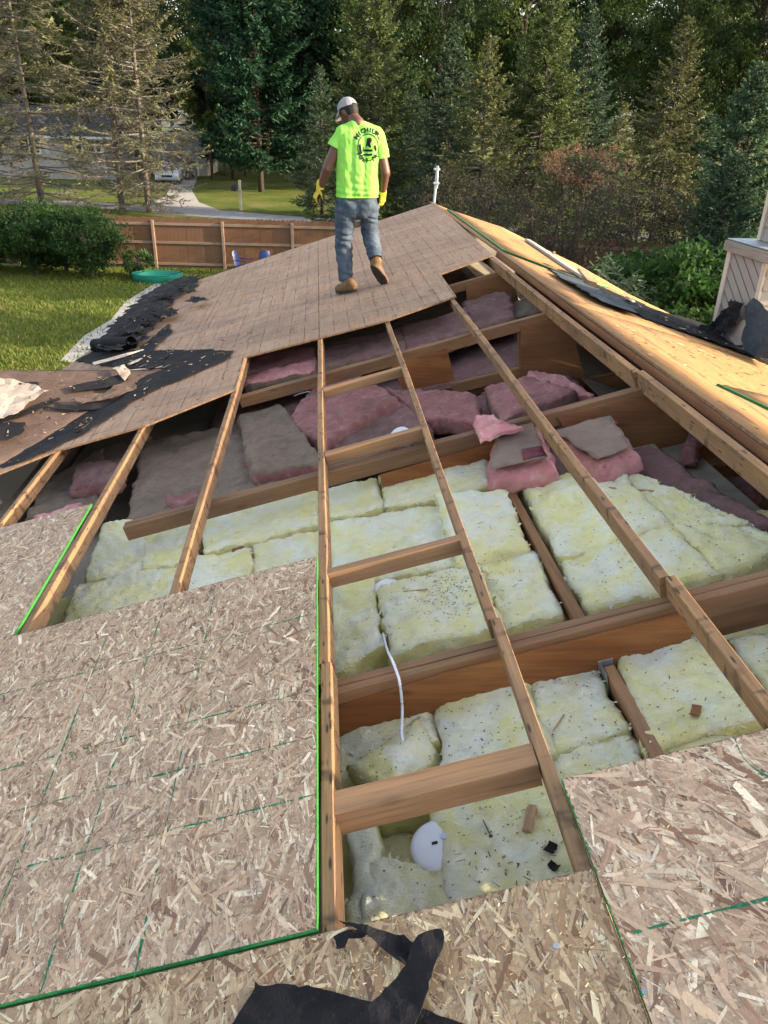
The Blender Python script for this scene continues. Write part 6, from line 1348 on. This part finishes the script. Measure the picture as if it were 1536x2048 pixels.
slivers('wood_chips', [((-2.1, 6.6), .5), ((-2.4, 7.6), .4), ((-2.3, 9.5), .8), ((-1.2, 7.5), .5)], 300, 5, ('felt', 'plywood', 'under'), M_SPL, 0.008, 0.11, 0.004, 0.026, cols=lt+dk[:2])
slivers('paper_bits', [((-2.6, -0.8), .5), ((-3.2, -1.2), .6), ((-2.2, -0.5), .3)], 220, 12, ('felt', 'under'), M_SPL, 0.008, 0.06, 0.003, 0.016, FW, cols=lt[:2]+dk)
slivers('deck_chips', [((-0.3, 8.5), .9), ((0.8, 9.5), .9), ((-1.2, 7), .6)], 160, 6, ('plywood',), M_SPL, 0.01, 0.06, 0.004, 0.012, cols=lt+dk)
slivers('slope_chips', [((1.2, 6.5), .35), ((1.3, 8.5), .4), ((0.9, 5.0), .4)], 260, 7, ('felt', 'plywood'), M_SPL, 0.02, 0.09, 0.006, 0.025, FR, cols=lt+dk)
slivers('sawdust', [((-1.0, 2.93), .25), ((-0.4, 2.9), .25), ((0.1, 1.1), .1), ((0.4, 1.0), .2), ((-0.9, 2.0), .5)], 700, 8, ('strand', 'panel'), M_SPL, 0.002, 0.010, 0.001, 0.003, cols=[(0.75, 0.58, 0.32), (0.6, 0.45, 0.25)])
def scrap(name, label, cat, px, o, L, w_, th, ang, mat, seed, Fm=FL, fr=rl, bend=0.0):
    s, y = fr(*px, o); h = drop(s, y, Fm, o+0.12); z = (h[0].z if h else o)+th*0.6; r = random.Random(seed); V = []; n = 9
    for k in (0, 1):
        for i in range(n):
            f = i/(n-1)-.5
            for e in (-1, 1): V.append((f*L, e*w_/2*(1-abs(f)**3*2*r.random())+r.gauss(0, w_*.05), (k-.5)*th+bend*(4*f*f)+r.gauss(0, th*.08)))
    Fc = []
    m_ = 2*n
    for i in range(n-1): Fc += [[2*i, 2*i+1, 2*i+3, 2*i+2], [m_+2*i, m_+2*i+2, m_+2*i+3, m_+2*i+1], [2*i, 2*i+2, m_+2*i+2, m_+2*i], [2*i+1, m_+2*i+1, m_+2*i+3, 2*i+3]]
    Fc += [[0, m_, m_+1, 1], [2*n-2, 2*n-1, m_+2*n-1, m_+2*n-2]]
    return tag(link(name, mesh(name, V, Fc), mat, None, Fm @ T(s, y, z) @ Rz(ang) @ Matrix.Rotation(0.12, 4, 'Y')), label, cat)
scrap('wood_chip', 'splintered brown wood chip on the largest near batt', 'wood chip', (1060, 1640), -.26, .10, .028, .012, 1.15, M_CHIP, 1)
scrap('wood_chip', 'small reddish wood chip left of the white light fixture', 'wood chip', (778, 1680), -.26, .055, .024, .008, 0.9, M_CHIP, 2)
scrap('wood_chip', 'orange wood chip between the back and middle rows of yellow batts', 'wood chip', (472, 1088), -.26, .07, .03, .012, 0.3, M_GUSSET, 3)
scrap('felt_scrap', 'upper black shingle scrap on the largest near batt', 'felt scrap', (1100, 1694), -.26, .035, .028, .005, .8, M_FELT, 4, bend=.01)
scrap('felt_scrap', 'lower black shingle scrap on the largest near batt', 'felt scrap', (1108, 1730), -.26, .03, .022, .005, 2.2, M_FELT, 5, bend=.01)
scrap('dead_leaf', 'dark dead leaf on the biggest yellow batt', 'leaf', (1390, 1420), -.23, .05, .03, .003, 1.0, M_GUSSET, 6, bend=.015)
scrap('dead_leaf', 'orange dead leaf at the back edge of the biggest yellow batt', 'leaf', (1350, 1277), -.23, .05, .026, .003, 0.2, M_GUSSET, 7, bend=.012)
scrap('wood_sliver', 'long thin twig on the far-right yellow batts', 'twig', (1300, 975), -.26, .42, .010, .007, -0.5, M_CHIP, 8)
scrap('wood_sliver', 'thin brown sliver on the batt left of the hanger joist', 'splinter', (1118, 1440), -.26, .10, .005, .004, .9, M_CHIP, 9)
scrap('wood_sliver', 'thin sliver lying across the debris-sprinkled yellow batt', 'splinter', (835, 1180), -.25, .13, .006, .004, -0.1, M_CHIP, 10)
scrap('lath', 'pale lath leaning over the felt above the side roof ridge', 'lath', (245, 716), .03, .62, .05, .022, .55, M_LATH, 11)
scrap('lath', 'thin pale lath along the ridge of the side roof', 'lath', (285, 738), .03, .75, .03, .015, -0.1, M_LATH, 12)
scrap('lath', 'short broken pale lath beside the valley', 'lath', (272, 726), .03, .22, .03, .015, 1.2, M_LATH, 13)
s, y = rl(976, 1664, -.27); h = drop(s, y, FL, -.12); t = empty('roofing_nail', 'dark nail lying on the largest near batt', 'nail', FL @ T(s, y, h[0].z+.004) @ Rz(1.75))
b = MB(); b.tube([(-.03, 0, 0), (.028, 0, 0), (.034, 0, 0)], [.0022, .0022, .0004], 6); b.build('shank', M_NAIL, t)
b = MB(); b.tube([(-.0325, 0, 0), (-.030, 0, 0)], .006, 10); b.build('head', M_NAIL, t)
for (u, v, lab) in ((1112, 1893, 'round steel nail head in the old strand board'), (1288, 1984, 'steel nail head near the gap between the two right boards')):
    s, y = rl(u, v, .012); b = MB(); b.tube([(0, 0, -.004), (0, 0, .0025)], .0065, 12); tag(b.build('nail_head', M_STEEL, M=FL @ T(s, y, .0125)), lab, 'nail')
# planks and broken boards on the right slope
def slope_board(u0, v0, u1, v1, w_, d, mat, lab, lift=.075):
    a_ = (*rr_(u0, v0, lift), lift); c_ = (*rr_(u1, v1, lift), lift); lumber('plank', FR, a_, c_, w_, d, mat, lab, 'plank', roll=0.05)
slope_board(1056, 478, 1172, 553, .09, .03, M_LATH, 'long pale plank lying on the loose green-edged sheet')
slope_board(1165, 538, 1185, 562, .10, .05, M_CHIP, 'broken board end at the foot of the long pale plank', .09)
scrap('lath', 'small broken piece of lath beside the pale plank on the right slope', 'lath', (1108, 505), .05, .25, .03, .02, 1.3, M_LATH, 21, FR, rr_)
scrap('lath', 'light splinter at the tip of the torn felt on the right slope', 'lath', (1262, 600), .05, .35, .04, .02, .9, M_LATH, 22, FR, rr_)
lumber('plank', FL, (-2.75, 4.85, -.10), (-2.55, 5.35, -.08), .09, .09, M_GREYWOOD, 'grey weathered beam end at the left edge under the valley', 'beam')
